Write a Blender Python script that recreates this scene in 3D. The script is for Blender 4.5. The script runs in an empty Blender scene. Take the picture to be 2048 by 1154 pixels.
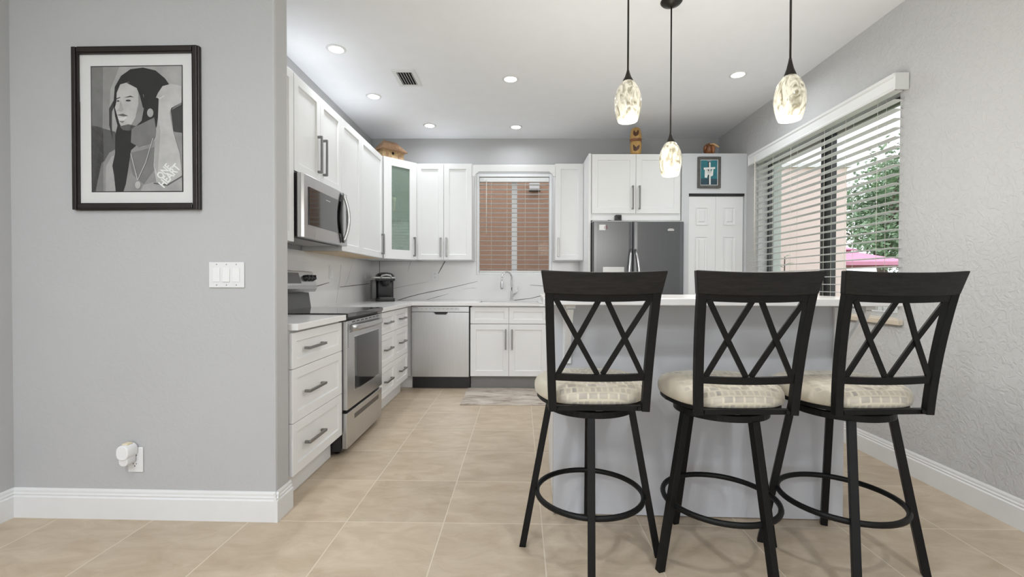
import bpy, math, random
from mathutils import Vector, Matrix
random.seed(7)
R = math.radians
C = bpy.context.scene.collection
scene = bpy.context.scene

# ------------------------------------------------------------------ camera, sky, exposure
cam_d = bpy.data.cameras.new('camera')
cam = bpy.data.objects.new('camera', cam_d)
C.objects.link(cam)
cam.location = (0, 0, 1.12)
cam.rotation_euler = (R(90 - 0.70), R(-0.15), R(0.573))
cam_d.sensor_width = 36
cam_d.lens = 36 * 900 / 2048
cam_d.clip_start = 0.02
scene.camera = cam

world = bpy.data.worlds.new('sky')
scene.world = world
world.use_nodes = True
bg = world.node_tree.nodes['Background']
bg.inputs[0].default_value = (0.93, 0.95, 1.0, 1)
bg.inputs[1].default_value = 1.45

vs = scene.view_settings
vs.view_transform = 'Standard'
vs.look = 'None'
vs.gamma = 1
vs.use_curve_mapping = False
vs.exposure = 0.6
CAN_WATT = 3.3          # each recessed ceiling light
DINING_WATT = 10.0       # each recessed light on the dining side
FILL_GLOBE_WATT = 11.0        # added fill lamp, unseen behind the viewer
PEND_WATT = 7.0         # each pendant bulb

# ------------------------------------------------------------------ materials
def mat(name, col, rough=0.5, metal=0.0, var=0.04, scale=8.0, bump=0.0, bscale=60.0, stretch=(1, 1, 1), coat=0.0,
        emit=None, spec=None, detail=3.0):
    m = bpy.data.materials.new(name)
    m.use_nodes = True
    nt = m.node_tree
    N, L = nt.nodes, nt.links
    b = N['Principled BSDF']
    tc = N.new('ShaderNodeTexCoord')
    mp = N.new('ShaderNodeMapping')
    mp.inputs['Scale'].default_value = stretch
    L.new(tc.outputs['Object'], mp.inputs[0])
    nz = N.new('ShaderNodeTexNoise')
    nz.inputs['Scale'].default_value = scale
    nz.inputs['Detail'].default_value = detail
    L.new(mp.outputs[0], nz.inputs['Vector'])
    rp = N.new('ShaderNodeValToRGB')
    rp.color_ramp.elements[0].position = 0.3
    rp.color_ramp.elements[1].position = 0.7
    rp.color_ramp.elements[0].color = tuple(max(0, c * (1 - var)) for c in col[:3]) + (1,)
    rp.color_ramp.elements[1].color = tuple(min(1, c * (1 + var)) for c in col[:3]) + (1,)
    L.new(nz.outputs[0], rp.inputs[0])
    L.new(rp.outputs[0], b.inputs['Base Color'])
    b.inputs['Roughness'].default_value = rough
    b.inputs['Metallic'].default_value = metal
    if spec is not None:
        b.inputs['Specular IOR Level'].default_value = spec
    if coat:
        b.inputs['Coat Weight'].default_value = coat
        b.inputs['Coat Roughness'].default_value = 0.08
    if bump:
        n2 = N.new('ShaderNodeTexNoise')
        n2.inputs['Scale'].default_value = bscale
        n2.inputs['Detail'].default_value = 4
        L.new(mp.outputs[0], n2.inputs['Vector'])
        bp = N.new('ShaderNodeBump')
        bp.inputs['Strength'].default_value = bump
        bp.inputs['Distance'].default_value = 0.01
        L.new(n2.outputs[0], bp.inputs['Height'])
        L.new(bp.outputs[0], b.inputs['Normal'])
    if emit:
        b.inputs['Emission Color'].default_value = tuple(emit[0]) + (1,)
        b.inputs['Emission Strength'].default_value = emit[1]
    return m

def glass_mat(name, tint=(1, 1, 1), refl=1.0, haze=None):
    m = bpy.data.materials.new(name)
    m.use_nodes = True
    nt = m.node_tree
    N, L = nt.nodes, nt.links
    N.clear()
    out = N.new('ShaderNodeOutputMaterial')
    mx = N.new('ShaderNodeMixShader')
    tr = N.new('ShaderNodeBsdfTransparent')
    tr.inputs[0].default_value = tuple(tint) + (1,)
    gl = N.new('ShaderNodeBsdfGlossy')
    gl.inputs['Roughness'].default_value = 0.02
    gl.inputs[0].default_value = (refl, refl, refl, 1)
    lw = N.new('ShaderNodeLayerWeight')
    lw.inputs[0].default_value = 0.5
    pw_ = N.new('ShaderNodeMath'); pw_.operation = 'POWER'; pw_.inputs[1].default_value = 4.0
    ma = N.new('ShaderNodeMath'); ma.operation = 'MULTIPLY_ADD'; ma.inputs[1].default_value = 0.6; ma.inputs[2].default_value = 0.028
    L.new(lw.outputs['Facing'], pw_.inputs[0]); L.new(pw_.outputs[0], ma.inputs[0])
    L.new(ma.outputs[0], mx.inputs[0])
    if haze:
        hz = N.new('ShaderNodeMixShader'); df = N.new('ShaderNodeBsdfDiffuse'); hz.inputs[0].default_value = haze[1]
        df.inputs[0].default_value = tuple(haze[0]) + (1,)
        L.new(tr.outputs[0], hz.inputs[1]); L.new(df.outputs[0], hz.inputs[2]); L.new(hz.outputs[0], mx.inputs[1])
    else:
        L.new(tr.outputs[0], mx.inputs[1])
    L.new(gl.outputs[0], mx.inputs[2])
    L.new(mx.outputs[0], out.inputs[0])
    return m

def trowel_wall(name, col, strength):
    m = mat(name, col, 0.75, var=0.015, scale=2.0)
    N, L = m.node_tree.nodes, m.node_tree.links
    b = N['Principled BSDF']
    tc = N.new('ShaderNodeTexCoord')
    n1 = N.new('ShaderNodeTexNoise'); n1.inputs['Scale'].default_value = 22; n1.inputs['Detail'].default_value = 5
    n1.inputs['Distortion'].default_value = 1.4
    n2 = N.new('ShaderNodeTexNoise'); n2.inputs['Scale'].default_value = 90; n2.inputs['Detail'].default_value = 3
    L.new(tc.outputs['Object'], n1.inputs['Vector']); L.new(tc.outputs['Object'], n2.inputs['Vector'])
    rp = N.new('ShaderNodeValToRGB')
    rp.color_ramp.elements[0].position = 0.44; rp.color_ramp.elements[1].position = 0.56
    L.new(n1.outputs[0], rp.inputs[0])
    mul = N.new('ShaderNodeMath'); mul.operation = 'MULTIPLY_ADD'
    L.new(n2.outputs[0], mul.inputs[0]); mul.inputs[1].default_value = 0.5
    L.new(rp.outputs[0], mul.inputs[2])
    bp = N.new('ShaderNodeBump'); bp.inputs['Strength'].default_value = strength; bp.inputs['Distance'].default_value = 0.004
    L.new(mul.outputs[0], bp.inputs['Height']); L.new(bp.outputs[0], b.inputs['Normal'])
    return m

def floor_mat():
    m = bpy.data.materials.new('beige_floor_tile')
    m.use_nodes = True
    N, L = m.node_tree.nodes, m.node_tree.links
    b = N['Principled BSDF']
    tc = N.new('ShaderNodeTexCoord')
    mp = N.new('ShaderNodeMapping')
    mp.vector_type = 'TEXTURE'
    mp.inputs['Location'].default_value = (0.508 - 0.457 * 20, 2.148 - 0.443 * 20, 0)
    mp.inputs['Rotation'].default_value = (0, 0, R(-0.45))
    mp.inputs['Scale'].default_value = (0.457, 0.443, 1)
    L.new(tc.outputs['Object'], mp.inputs[0])
    fr = N.new('ShaderNodeVectorMath'); fr.operation = 'FRACTION'
    fl = N.new('ShaderNodeVectorMath'); fl.operation = 'FLOOR'
    L.new(mp.outputs[0], fr.inputs[0]); L.new(mp.outputs[0], fl.inputs[0])
    sp = N.new('ShaderNodeSeparateXYZ'); L.new(fr.outputs[0], sp.inputs[0])
    def math_(op, a, bb):
        n = N.new('ShaderNodeMath'); n.operation = op
        for i, q in enumerate((a, bb)):
            if q is None: continue
            if isinstance(q, (int, float)): n.inputs[i].default_value = q
            else: L.new(q, n.inputs[i])
        return n.outputs[0]
    def edge(o):
        d = math_('ABSOLUTE', math_('SUBTRACT', o, 0.5), None)
        return d
    mx = math_('MAXIMUM', edge(sp.outputs[0]), edge(sp.outputs[1]))
    grout = math_('GREATER_THAN', mx, 0.5 - 0.0052)
    wn = N.new('ShaderNodeTexWhiteNoise'); wn.noise_dimensions = '3D'; L.new(fl.outputs[0], wn.inputs[0])
    # per-tile cloudy pattern
    off = N.new('ShaderNodeVectorMath'); off.operation = 'MULTIPLY_ADD'
    L.new(wn.outputs['Color'], off.inputs[0]); off.inputs[1].default_value = (7, 7, 7)
    L.new(tc.outputs['Object'], off.inputs[2])
    sc = N.new('ShaderNodeMapping'); sc.inputs['Scale'].default_value = (1.6, 3.2, 1); L.new(off.outputs[0], sc.inputs[0])
    nz = N.new('ShaderNodeTexNoise'); nz.inputs['Scale'].default_value = 3.2; nz.inputs['Detail'].default_value = 7
    nz.inputs['Roughness'].default_value = 0.62; nz.inputs['Distortion'].default_value = 0.6
    L.new(sc.outputs[0], nz.inputs['Vector'])
    rp = N.new('ShaderNodeValToRGB')
    e = rp.color_ramp.elements
    e[0].position = 0.28; e[0].color = (0.43, 0.335, 0.235, 1)
    e[1].position = 0.75; e[1].color = (0.60, 0.50, 0.385, 1)
    L.new(nz.outputs[0], rp.inputs[0])
    hv = N.new('ShaderNodeHueSaturation')
    L.new(rp.outputs[0], hv.inputs['Color'])
    v = math_('MULTIPLY_ADD', wn.outputs['Value'], 0.09); v.node.inputs[2].default_value = 0.955
    L.new(v, hv.inputs['Value'])
    mix = N.new('ShaderNodeMix'); mix.data_type = 'RGBA'
    L.new(grout, mix.inputs[0]); L.new(hv.outputs[0], mix.inputs[6]); mix.inputs[7].default_value = (0.66, 0.58, 0.47, 1)
    L.new(mix.outputs[2], b.inputs['Base Color'])
    b.inputs['Roughness'].default_value = 0.42
    b.inputs['Specular IOR Level'].default_value = 0.35
    bp = N.new('ShaderNodeBump'); bp.inputs['Strength'].default_value = 0.25; bp.inputs['Distance'].default_value = 0.003
    inv = math_('SUBTRACT', 1.0, grout)
    L.new(inv, bp.inputs['Height']); L.new(bp.outputs[0], b.inputs['Normal'])
    return m

def fabric_mat():
    m = bpy.data.materials.new('beige_block_fabric')
    m.use_nodes = True
    N, L = m.node_tree.nodes, m.node_tree.links
    b = N['Principled BSDF']
    tc = N.new('ShaderNodeTexCoord')
    br = N.new('ShaderNodeTexBrick')
    br.offset = 0.35; br.squash = 0.6; br.squash_frequency = 2
    br.inputs['Color1'].default_value = (0.36, 0.33, 0.30, 1)
    br.inputs['Color2'].default_value = (0.60, 0.54, 0.45, 1)
    br.inputs['Mortar'].default_value = (0.68, 0.62, 0.50, 1)
    br.inputs['Scale'].default_value = 11
    br.inputs['Mortar Size'].default_value = 0.045
    br.inputs['Brick Width'].default_value = 0.42
    br.inputs['Row Height'].default_value = 0.36
    sx_ = N.new('ShaderNodeSeparateXYZ'); cx_ = N.new('ShaderNodeCombineXYZ'); ad_ = N.new('ShaderNodeMath'); ad_.operation = 'ADD'
    L.new(tc.outputs['Object'], sx_.inputs[0]); L.new(sx_.outputs[1], ad_.inputs[0]); L.new(sx_.outputs[2], ad_.inputs[1])
    L.new(sx_.outputs[0], cx_.inputs[0]); L.new(ad_.outputs[0], cx_.inputs[1])
    L.new(cx_.outputs[0], br.inputs['Vector'])
    nz = N.new('ShaderNodeTexNoise'); nz.inputs['Scale'].default_value = 6
    L.new(tc.outputs['Object'], nz.inputs['Vector'])
    rp = N.new('ShaderNodeValToRGB'); rp.color_ramp.elements[0].position = 0.45; rp.color_ramp.elements[1].position = 0.6
    L.new(nz.outputs[0], rp.inputs[0])
    mix = N.new('ShaderNodeMix'); mix.data_type = 'RGBA'
    L.new(rp.outputs[0], mix.inputs[0]); L.new(br.outputs[0], mix.inputs[6]); mix.inputs[7].default_value = (0.62, 0.56, 0.45, 1)
    L.new(mix.outputs[2], b.inputs['Base Color'])
    b.inputs['Roughness'].default_value = 0.6
    b.inputs['Sheen Weight'].default_value = 0.2
    return m

def marble_shade_mat():
    m = bpy.data.materials.new('lit_marbled_glass')
    m.use_nodes = True
    N, L = m.node_tree.nodes, m.node_tree.links
    b = N['Principled BSDF']
    tc = N.new('ShaderNodeTexCoord')
    mp = N.new('ShaderNodeMapping'); mp.inputs['Scale'].default_value = (1, 1, 0.45); mp.inputs['Rotation'].default_value = (0.5, 0.5, 0)
    L.new(tc.outputs['Object'], mp.inputs[0])
    nz = N.new('ShaderNodeTexNoise'); nz.inputs['Scale'].default_value = 26; nz.inputs['Detail'].default_value = 6
    nz.inputs['Distortion'].default_value = 1.8
    L.new(mp.outputs[0], nz.inputs['Vector'])
    rp = N.new('ShaderNodeValToRGB')
    e = rp.color_ramp.elements
    e[0].position = 0.34; e[0].color = (0.28, 0.24, 0.155, 1)
    e[1].position = 0.56; e[1].color = (0.84, 0.79, 0.65, 1)
    L.new(nz.outputs[0], rp.inputs[0])
    L.new(rp.outputs[0], b.inputs['Base Color'])
    L.new(rp.outputs[0], b.inputs['Emission Color'])
    b.inputs['Emission Strength'].default_value = 0.14
    b.inputs['Roughness'].default_value = 0.12
    b.inputs['Coat Weight'].default_value = 0.6
    return m

def rug_mat():
    m = bpy.data.materials.new('abstract_rug')
    m.use_nodes = True
    N, L = m.node_tree.nodes, m.node_tree.links
    b = N['Principled BSDF']
    tc = N.new('ShaderNodeTexCoord')
    mp = N.new('ShaderNodeMapping'); mp.inputs['Scale'].default_value = (2.2, 6.0, 1); L.new(tc.outputs['Object'], mp.inputs[0])
    nz = N.new('ShaderNodeTexNoise'); nz.inputs['Scale'].default_value = 1.7; nz.inputs['Detail'].default_value = 9
    nz.inputs['Roughness'].default_value = 0.7; nz.inputs['Distortion'].default_value = 0.5
    L.new(mp.outputs[0], nz.inputs['Vector'])
    rp = N.new('ShaderNodeValToRGB')
    e = rp.color_ramp.elements
    e[0].position = 0.33; e[0].color = (0.20, 0.15, 0.115, 1)
    e[1].position = 0.62; e[1].color = (0.62, 0.56, 0.49, 1)
    k = e.new(0.45); k.color = (0.44, 0.375, 0.32, 1)
    L.new(nz.outputs[0], rp.inputs[0]); L.new(rp.outputs[0], b.inputs['Base Color'])
    b.inputs['Roughness'].default_value = 0.95
    return m

M = {}
M['wall'] = trowel_wall('grey_wall_paint', (0.47, 0.47, 0.475), 0.08)
M['wallrough'] = trowel_wall('grey_trowelled_wall', (0.52, 0.52, 0.52), 0.45)
M['wallend'] = trowel_wall('pale_wall_edge', (0.50, 0.50, 0.50), 0.3)
M['pantry'] = mat('pale_grey_paint', (0.60, 0.61, 0.63), 0.6, var=0.01)
M['ceil'] = mat('ceiling_paint', (0.87, 0.88, 0.905), 0.9, var=0.01)
M['trim'] = mat('white_trim_paint', (0.75, 0.75, 0.75), 0.45, var=0.015)
M['floor'] = floor_mat()
M['cab'] = mat('white_cabinet_paint', (0.80, 0.80, 0.80), 0.42, var=0.008)
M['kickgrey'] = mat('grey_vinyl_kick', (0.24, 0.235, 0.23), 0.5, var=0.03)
M['island'] = mat('pale_grey_panel_paint', (0.56, 0.57, 0.60), 0.45, var=0.01)
M['quartz'] = mat('white_quartz', (0.78, 0.77, 0.76), 0.18, var=0.02, scale=3)
M['vein'] = mat('dark_quartz_vein', (0.16, 0.145, 0.13), 0.25, var=0.2, scale=30)
M['veinfaint'] = mat('faint_quartz_vein', (0.48, 0.47, 0.46), 0.25, var=0.1, scale=30)
M['steel'] = mat('brushed_steel', (0.55, 0.55, 0.55), 0.30, metal=1.0, var=0.05, scale=5, stretch=(60, 60, 0.6), detail=2)
M['steeldark'] = mat('fridge_steel', (0.145, 0.148, 0.152), 0.36, metal=1.0, var=0.05, scale=5, stretch=(60, 60, 0.6), detail=2)
M['nickel'] = mat('satin_nickel', (0.27, 0.265, 0.26), 0.34, metal=1.0, var=0.03)
M['chrome'] = mat('polished_chrome', (0.75, 0.75, 0.75), 0.08, metal=1.0, var=0.01)
M['black'] = mat('black_plastic', (0.016, 0.016, 0.017), 0.35, var=0.1)
M['blackglass'] = mat('black_glass', (0.012, 0.012, 0.013), 0.05, var=0.05, coat=0.5)
M['grayplastic'] = mat('dark_grey_plastic', (0.10, 0.10, 0.10), 0.3, var=0.05)
M['silverplastic'] = mat('silver_plastic', (0.55, 0.55, 0.54), 0.35, metal=0.3, var=0.02)
M['stoolmetal'] = mat('black_powdercoat', (0.006, 0.006, 0.006), 0.45, var=0.15, scale=30, spec=0.22)
M['stoolwood'] = mat('black_stained_wood', (0.012, 0.011, 0.010), 0.45, var=0.35, scale=14, stretch=(1, 9, 9), bump=0.08, bscale=30, spec=0.3)
M['fabric'] = fabric_mat()
M['shade'] = marble_shade_mat()
M['bronze'] = mat('dark_bronze', (0.030, 0.026, 0.023), 0.35, metal=0.6, var=0.1)
M['glow'] = mat('glowing_lens', (0.9, 0.9, 0.88), 0.4, emit=((1.0, 0.97, 0.92), 9.0))
M['bulb'] = mat('glowing_bulb', (0.9, 0.9, 0.88), 0.4, emit=((1.0, 0.97, 0.90), 4.0))
M['frameblack'] = mat('black_brown_frame', (0.016, 0.011, 0.009), 0.35, var=0.2)
M['matboard'] = mat('white_mat_board', (0.66, 0.65, 0.645), 0.8, var=0.01)
M['glass'] = glass_mat('window_glass', refl=0.1)
M['cabglass'] = glass_mat('green_tinted_glass', (0.86, 0.94, 0.89), haze=((0.52, 0.62, 0.54), 0.26))  # pale haze mixed into the tinted pane stands in for a brighter interior
M['ware'] = glass_mat('clear_glassware', (0.93, 0.97, 0.95), 1.0)
M['shelfglass'] = glass_mat('green_glass_shelf', (0.80, 0.92, 0.86))
M['blind'] = mat('white_blind', (0.74, 0.745, 0.74), 0.5, var=0.01)
M['cord'] = mat('cream_cord', (0.72, 0.68, 0.60), 0.7, var=0.03)
M['bronzealu'] = mat('dark_bronze_aluminium', (0.035, 0.038, 0.036), 0.4, var=0.1)
M['whitealu'] = mat('white_aluminium', (0.80, 0.81, 0.82), 0.4, var=0.01)
M['oak'] = mat('pale_oak', (0.60, 0.46, 0.29), 0.5, var=0.12, scale=9, stretch=(1, 8, 8))
M['sill'] = mat('cream_stone_sill', (0.58, 0.50, 0.40), 0.45, var=0.08, scale=6, stretch=(8, 1, 8))
M['birdwood'] = mat('straw_wood', (0.46, 0.32, 0.17), 0.7, var=0.25, scale=40, stretch=(4, 4, 1))
M['birdroof'] = mat('reed_roof', (0.33, 0.20, 0.115), 0.8, var=0.25, scale=40)
M['darkhole'] = mat('dark_hole', (0.01, 0.008, 0.006), 0.9, var=0.1)
M['carve'] = mat('golden_carved_wood', (0.50, 0.30, 0.10), 0.4, var=0.2, scale=16, stretch=(1, 1, 0.3))
M['carvedark'] = mat('dark_carved_wood', (0.085, 0.032, 0.015), 0.4, var=0.3, scale=16)
M['redwood'] = mat('red_brown_wood', (0.22, 0.085, 0.03), 0.35, var=0.4, scale=14)
M['teal'] = mat('teal_print', (0.022, 0.165, 0.20), 0.5, var=0.25, scale=6, stretch=(1, 1, 2))
M['navy'] = mat('dark_sea_print', (0.018, 0.055, 0.075), 0.5, var=0.3, scale=14)
M['paper'] = mat('white_paper', (0.75, 0.75, 0.73), 0.6, var=0.02)
M['greyframe'] = mat('grey_wood_frame', (0.09, 0.085, 0.08), 0.5, var=0.2, scale=30)
M['rug'] = rug_mat()
M['maroon'] = mat('maroon_print', (0.22, 0.02, 0.035), 0.5, var=0.1)
M['ivory'] = mat('ivory', (0.72, 0.63, 0.45), 0.5, var=0.05)
M['tan'] = mat('tan_clay', (0.52, 0.34, 0.17), 0.6, var=0.08)
M['stuccotan'] = mat('tan_stucco', (0.385, 0.235, 0.165), 0.9, var=0.05, bump=0.2, bscale=80)
M['stuccopink'] = mat('pink_stucco', (0.80, 0.655, 0.61), 0.9, var=0.03, bump=0.15, bscale=60)
M['reveal'] = mat('pale_green_grey_stucco', (0.56, 0.61, 0.58), 0.9, var=0.03)
M['umbrella'] = mat('pink_canvas', (0.66, 0.29, 0.42), 0.8, var=0.05)
M['grass'] = mat('lawn', (0.16, 0.24, 0.08), 0.95, var=0.3, scale=20)
M['leaf'] = mat('tree_leaf', (0.22, 0.32, 0.20), 0.7, var=0.4, scale=1.2)
M['bark'] = mat('tree_bark', (0.14, 0.11, 0.09), 0.9, var=0.3, scale=12)
M['fence'] = mat('weathered_fence', (0.45, 0.43, 0.43), 0.9, var=0.15)
for k, g in dict(p05=0.022, p1=0.045, p2=0.10, p3=0.17, p4=0.25, p5=0.34, p6=0.44, p7=0.56).items():
    M[k] = mat('grey_print_' + k, (g * 1.02, g, g * 0.98), 0.35, var=0.12, scale=14)

# ------------------------------------------------------------------ mesh builder
def frame(o, u, n):
    """local (a, b, c) -> o + a*u + b*n + c*z"""
    u = Vector(u).normalized(); n = Vector(n).normalized()
    m = Matrix.Identity(4)
    for i in range(3):
        m[i][0] = u[i]; m[i][1] = n[i]; m[i][2] = (0, 0, 1)[i]; m[i][3] = o[i]
    return m

class MB:
    def __init__(s, T=None):
        s.v, s.f, s.mi, s.sm = [], [], [], []
        s.T = T
    def add(s, vs_, fs, mi=0, smooth=False):
        b = len(s.v)
        for p in vs_:
            p = Vector(p)
            s.v.append(s.T @ p if s.T else p)
        for f in fs:
            s.f.append([b + i for i in f]); s.mi.append(mi); s.sm.append(smooth)
        return s
    def box(s, x0, x1, y0, y1, z0, z1, mi=0):
        v = [(x0, y0, z0), (x1, y0, z0), (x1, y1, z0), (x0, y1, z0), (x0, y0, z1), (x1, y0, z1), (x1, y1, z1), (x0, y1, z1)]
        return s.add(v, [(0, 3, 2, 1), (4, 5, 6, 7), (0, 1, 5, 4), (1, 2, 6, 5), (2, 3, 7, 6), (3, 0, 4, 7)], mi)
    def prism(s, poly, lo, hi, plane='xz', mi=0, smooth=False):
        def P(a, b, c):
            return {'xz': (a, c, b), 'xy': (a, b, c), 'yz': (c, a, b)}[plane]
        n = len(poly)
        v = [P(a, b, lo) for a, b in poly] + [P(a, b, hi) for a, b in poly]
        s.add(v, [list(range(n))[::-1], list(range(n, 2 * n))], mi)
        return s.add(v, [(i, (i + 1) % n, n + (i + 1) % n, n + i) for i in range(n)], mi, smooth)
    def tube(s, pts, r, n=10, closed=False, mi=0, smooth=True, rot=0.0, up=(0, 0, 1), sx=1.0, sy=1.0, caps=True):
        pts = [Vector(p) for p in pts]
        m = len(pts)
        rs = r if isinstance(r, (list, tuple)) else [r] * m
        V, F = [], []
        prev = None
        for i, p in enumerate(pts):
            if closed:
                t = pts[(i + 1) % m] - pts[i - 1]
            else:
                t = pts[min(i + 1, m - 1)] - pts[max(i - 1, 0)]
            t.normalize()
            if prev is None:
                a = Vector(up)
                if abs(a.dot(t)) > 0.95: a = Vector((1, 0, 0))
                a = (a - t * a.dot(t)).normalized()
            else:
                a = (prev - t * prev.dot(t)).normalized()
            prev = a
            b = t.cross(a)
            for k in range(n):
                q = rot + 2 * math.pi * k / n
                V.append(p + (a * math.cos(q) * sx + b * math.sin(q) * sy) * rs[i])
        for i in range(m if closed else m - 1):
            j = (i + 1) % m
            for k in range(n):
                k2 = (k + 1) % n
                F.append((i * n + k, i * n + k2, j * n + k2, j * n + k))
        s.add(V, F, mi, smooth)
        if not closed and caps:
            s.add(V[:n], [list(range(n))[::-1]], mi)
            s.add(V[-n:], [list(range(n))], mi)
        return s
    def bar(s, a, b, w, d=None, up=(0, 0, 1), mi=0):
        """rectangular bar a->b; w across, d along 'up'"""
        d = d or w
        return s.tube([a, b], math.sqrt(0.5), n=4, smooth=False, rot=math.pi / 4, up=up, sx=d, sy=w, mi=mi)
    def lathe(s, prof, c=(0, 0, 0), n=24, mi=0, smooth=True, sx=1.0, sy=1.0, cap0=False, cap1=False):
        V, F = [], []
        for r, z in prof:
            for k in range(n):
                q = 2 * math.pi * k / n
                V.append((c[0] + r * sx * math.cos(q), c[1] + r * sy * math.sin(q), c[2] + z))
        m = len(prof)
        for i in range(m - 1):
            for k in range(n):
                k2 = (k + 1) % n
                F.append((i * n + k, i * n + k2, (i + 1) * n + k2, (i + 1) * n + k))
        s.add(V, F, mi, smooth)
        if cap0: s.add(V[:n], [list(range(n))[::-1]], mi)
        if cap1: s.add(V[-n:], [list(range(n))], mi)
        return s
    def ring(s, a0, a1, c0, c1, w, b0, b1, wb=None, wt=None, mi=0):
        wb = wb or w; wt = wt or w
        s.box(a0, a0 + w, b0, b1, c0, c1, mi).box(a1 - w, a1, b0, b1, c0, c1, mi)
        s.box(a0 + w, a1 - w, b0, b1, c0, c0 + wb, mi).box(a0 + w, a1 - w, b0, b1, c1 - wt, c1, mi)
        return s
    def shaker(s, u0, u1, z0, z1, n0, t=0.02, st=0.058, rec=0.009, mi=0):
        """door or drawer front in a frame(): u along, n outwards from n0"""
        a = n0 + t; r = a - rec
        i0, i1, j0, j1 = u0 + st, u1 - st, z0 + st, z1 - st
        e = 0.004
        V = [(u0, n0, z0), (u1, n0, z0), (u1, n0, z1), (u0, n0, z1),
             (u0, a, z0), (u1, a, z0), (u1, a, z1), (u0, a, z1),
             (i0, a, j0), (i1, a, j0), (i1, a, j1), (i0, a, j1),
             (i0 + e, r, j0 + e), (i1 - e, r, j0 + e), (i1 - e, r, j1 - e), (i0 + e, r, j1 - e)]
        F = [(0, 3, 2, 1)]
        for b0 in (0, 4, 8):
            for k in range(4):
                k2 = (k + 1) % 4
                F.append((b0 + k, b0 + k2, b0 + 4 + k2, b0 + 4 + k))
        F.append((12, 13, 14, 15))
        return s.add(V, F, mi)
    def pull(s, u, z, n0, L=0.21, vert=True, w=0.014, so=0.034):
        h = L / 2
        if vert:
            s.box(u - w / 2, u + w / 2, n0 + so - 0.012, n0 + so, z - h, z + h)
            for q in (-1, 1):
                zz = z + q * (h - 0.008)
                s.box(u - w / 2, u + w / 2, n0, n0 + so - 0.012, zz - 0.008, zz + 0.008)
        else:
            s.box(u - h, u + h, n0 + so - 0.012, n0 + so, z - w / 2, z + w / 2)
            for q in (-1, 1):
                uu = u + q * (h - 0.008)
                s.box(uu - 0.008, uu + 0.008, n0, n0 + so - 0.012, z - w / 2, z + w / 2)
        return s

OFF = {}
def tag(o, label=None, cat=None, group=None, kind=None):
    if label: o['label'] = label
    if cat: o['category'] = cat
    if group: o['group'] = group
    if kind: o['kind'] = kind
    return o
def empty(name, loc, label, cat, group=None, kind=None):
    o = bpy.data.objects.new(name, None)
    C.objects.link(o)
    o.empty_display_size = 0.1
    o.location = loc
    OFF[o.name] = Vector(loc)
    return tag(o, label, cat, group, kind)
def obj(name, mb, m, parent=None, origin=None, bevel=0.0, sub=0, local=False, label=None, cat=None, group=None, kind=None):
    """links one mesh object; coordinates given in the world unless local=True"""
    if parent is not None:
        off = OFF[parent.name] if not local else Vector((0, 0, 0))
        OFFV = OFF[parent.name]
    elif origin is not None:
        off = OFFV = Vector(origin)
    else:
        xs = [p.x for p in mb.v]; ys = [p.y for p in mb.v]; zs = [p.z for p in mb.v]
        off = OFFV = Vector(((min(xs) + max(xs)) / 2, (min(ys) + max(ys)) / 2, min(zs)))
    me = bpy.data.meshes.new(name)
    me.from_pydata([tuple(p - off) for p in mb.v], [], mb.f)
    for q in (m if isinstance(m, (list, tuple)) else [m]):
        me.materials.append(q)
    me.polygons.foreach_set('material_index', mb.mi)
    me.polygons.foreach_set('use_smooth', mb.sm)
    me.validate(); me.update()
    import bmesh
    bm = bmesh.new(); bm.from_mesh(me)
    bmesh.ops.remove_doubles(bm, verts=bm.verts, dist=1e-6)
    bmesh.ops.recalc_face_normals(bm, faces=bm.faces)
    bm.to_mesh(me); bm.free()
    o = bpy.data.objects.new(name, me)
    C.objects.link(o)
    OFF[o.name] = OFFV
    if parent is not None:
        o.parent = parent
    else:
        o.location = off
    if bevel:
        b = o.modifiers.new('bevel', 'BEVEL'); b.width = bevel; b.segments = 2; b.limit_method = 'ANGLE'; b.angle_limit = R(40)
    if sub:
        q = o.modifiers.new('subdivision', 'SUBSURF'); q.levels = sub; q.render_levels = sub
    return tag(o, label, cat, group, kind)
def copy_tree(o, parent=None):
    c = o.copy(); C.objects.link(c)
    if parent is not None: c.parent = parent
    OFF[c.name] = OFF.get(o.name, Vector((0, 0, 0)))
    for ch in [q for q in o.children]:
        copy_tree(ch, c)
    return c
def text_mesh(txt, size, font_ext=0.0004, bold=0.0):
    cu = bpy.data.curves.new('lettering', 'FONT')
    cu.body = txt; cu.offset = bold; cu.size = size; cu.extrude = font_ext; cu.align_x = 'CENTER'; cu.align_y = 'CENTER'
    t = bpy.data.objects.new('lettering', cu); C.objects.link(t)
    bpy.context.view_layer.update()
    me = bpy.data.meshes.new_from_object(t.evaluated_get(bpy.context.evaluated_depsgraph_get()))
    V = [v.co.copy() for v in me.vertices]; F = [list(p.vertices) for p in me.polygons]
    bpy.data.objects.remove(t); bpy.data.curves.remove(cu); bpy.data.meshes.remove(me)
    return V, F

# ------------------------------------------------------------------ key dimensions
H = 2.82
YW = 5.32            # back wall
XL = -1.725          # kitchen left wall
XLD = -2.40          # dining left wall
YB = 4.71            # back base cabinet faces
YU = 4.99            # back upper cabinet faces
XB = -1.115          # left base faces
XU = -1.40           # left upper faces
YT = 4.65            # tall cabinets face
YR = -2.6            # rear of the room
SPLAY = math.tan(R(1.0))
FP = frame((-1.126, 2.09, 0), (1, -0.021, 0), (-0.021, -1, 0))          # partition face: a right, b out, c up
FR = frame((2.31 - SPLAY * 2.0, 0, 0), (SPLAY, 1, 0), (-1, SPLAY, 0))   # right wall: a = along Y, b = into room
FBK = frame((0, 0, 0), (1, 0, 0), (0, -1, 0))                           # fronts facing the camera: a = X, b = -Y
FLF = frame((0, 0, 0), (0, 1, 0), (1, 0, 0))                            # fronts on the left run: a = Y, b = X
ST = dict(kind='structure')

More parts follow.
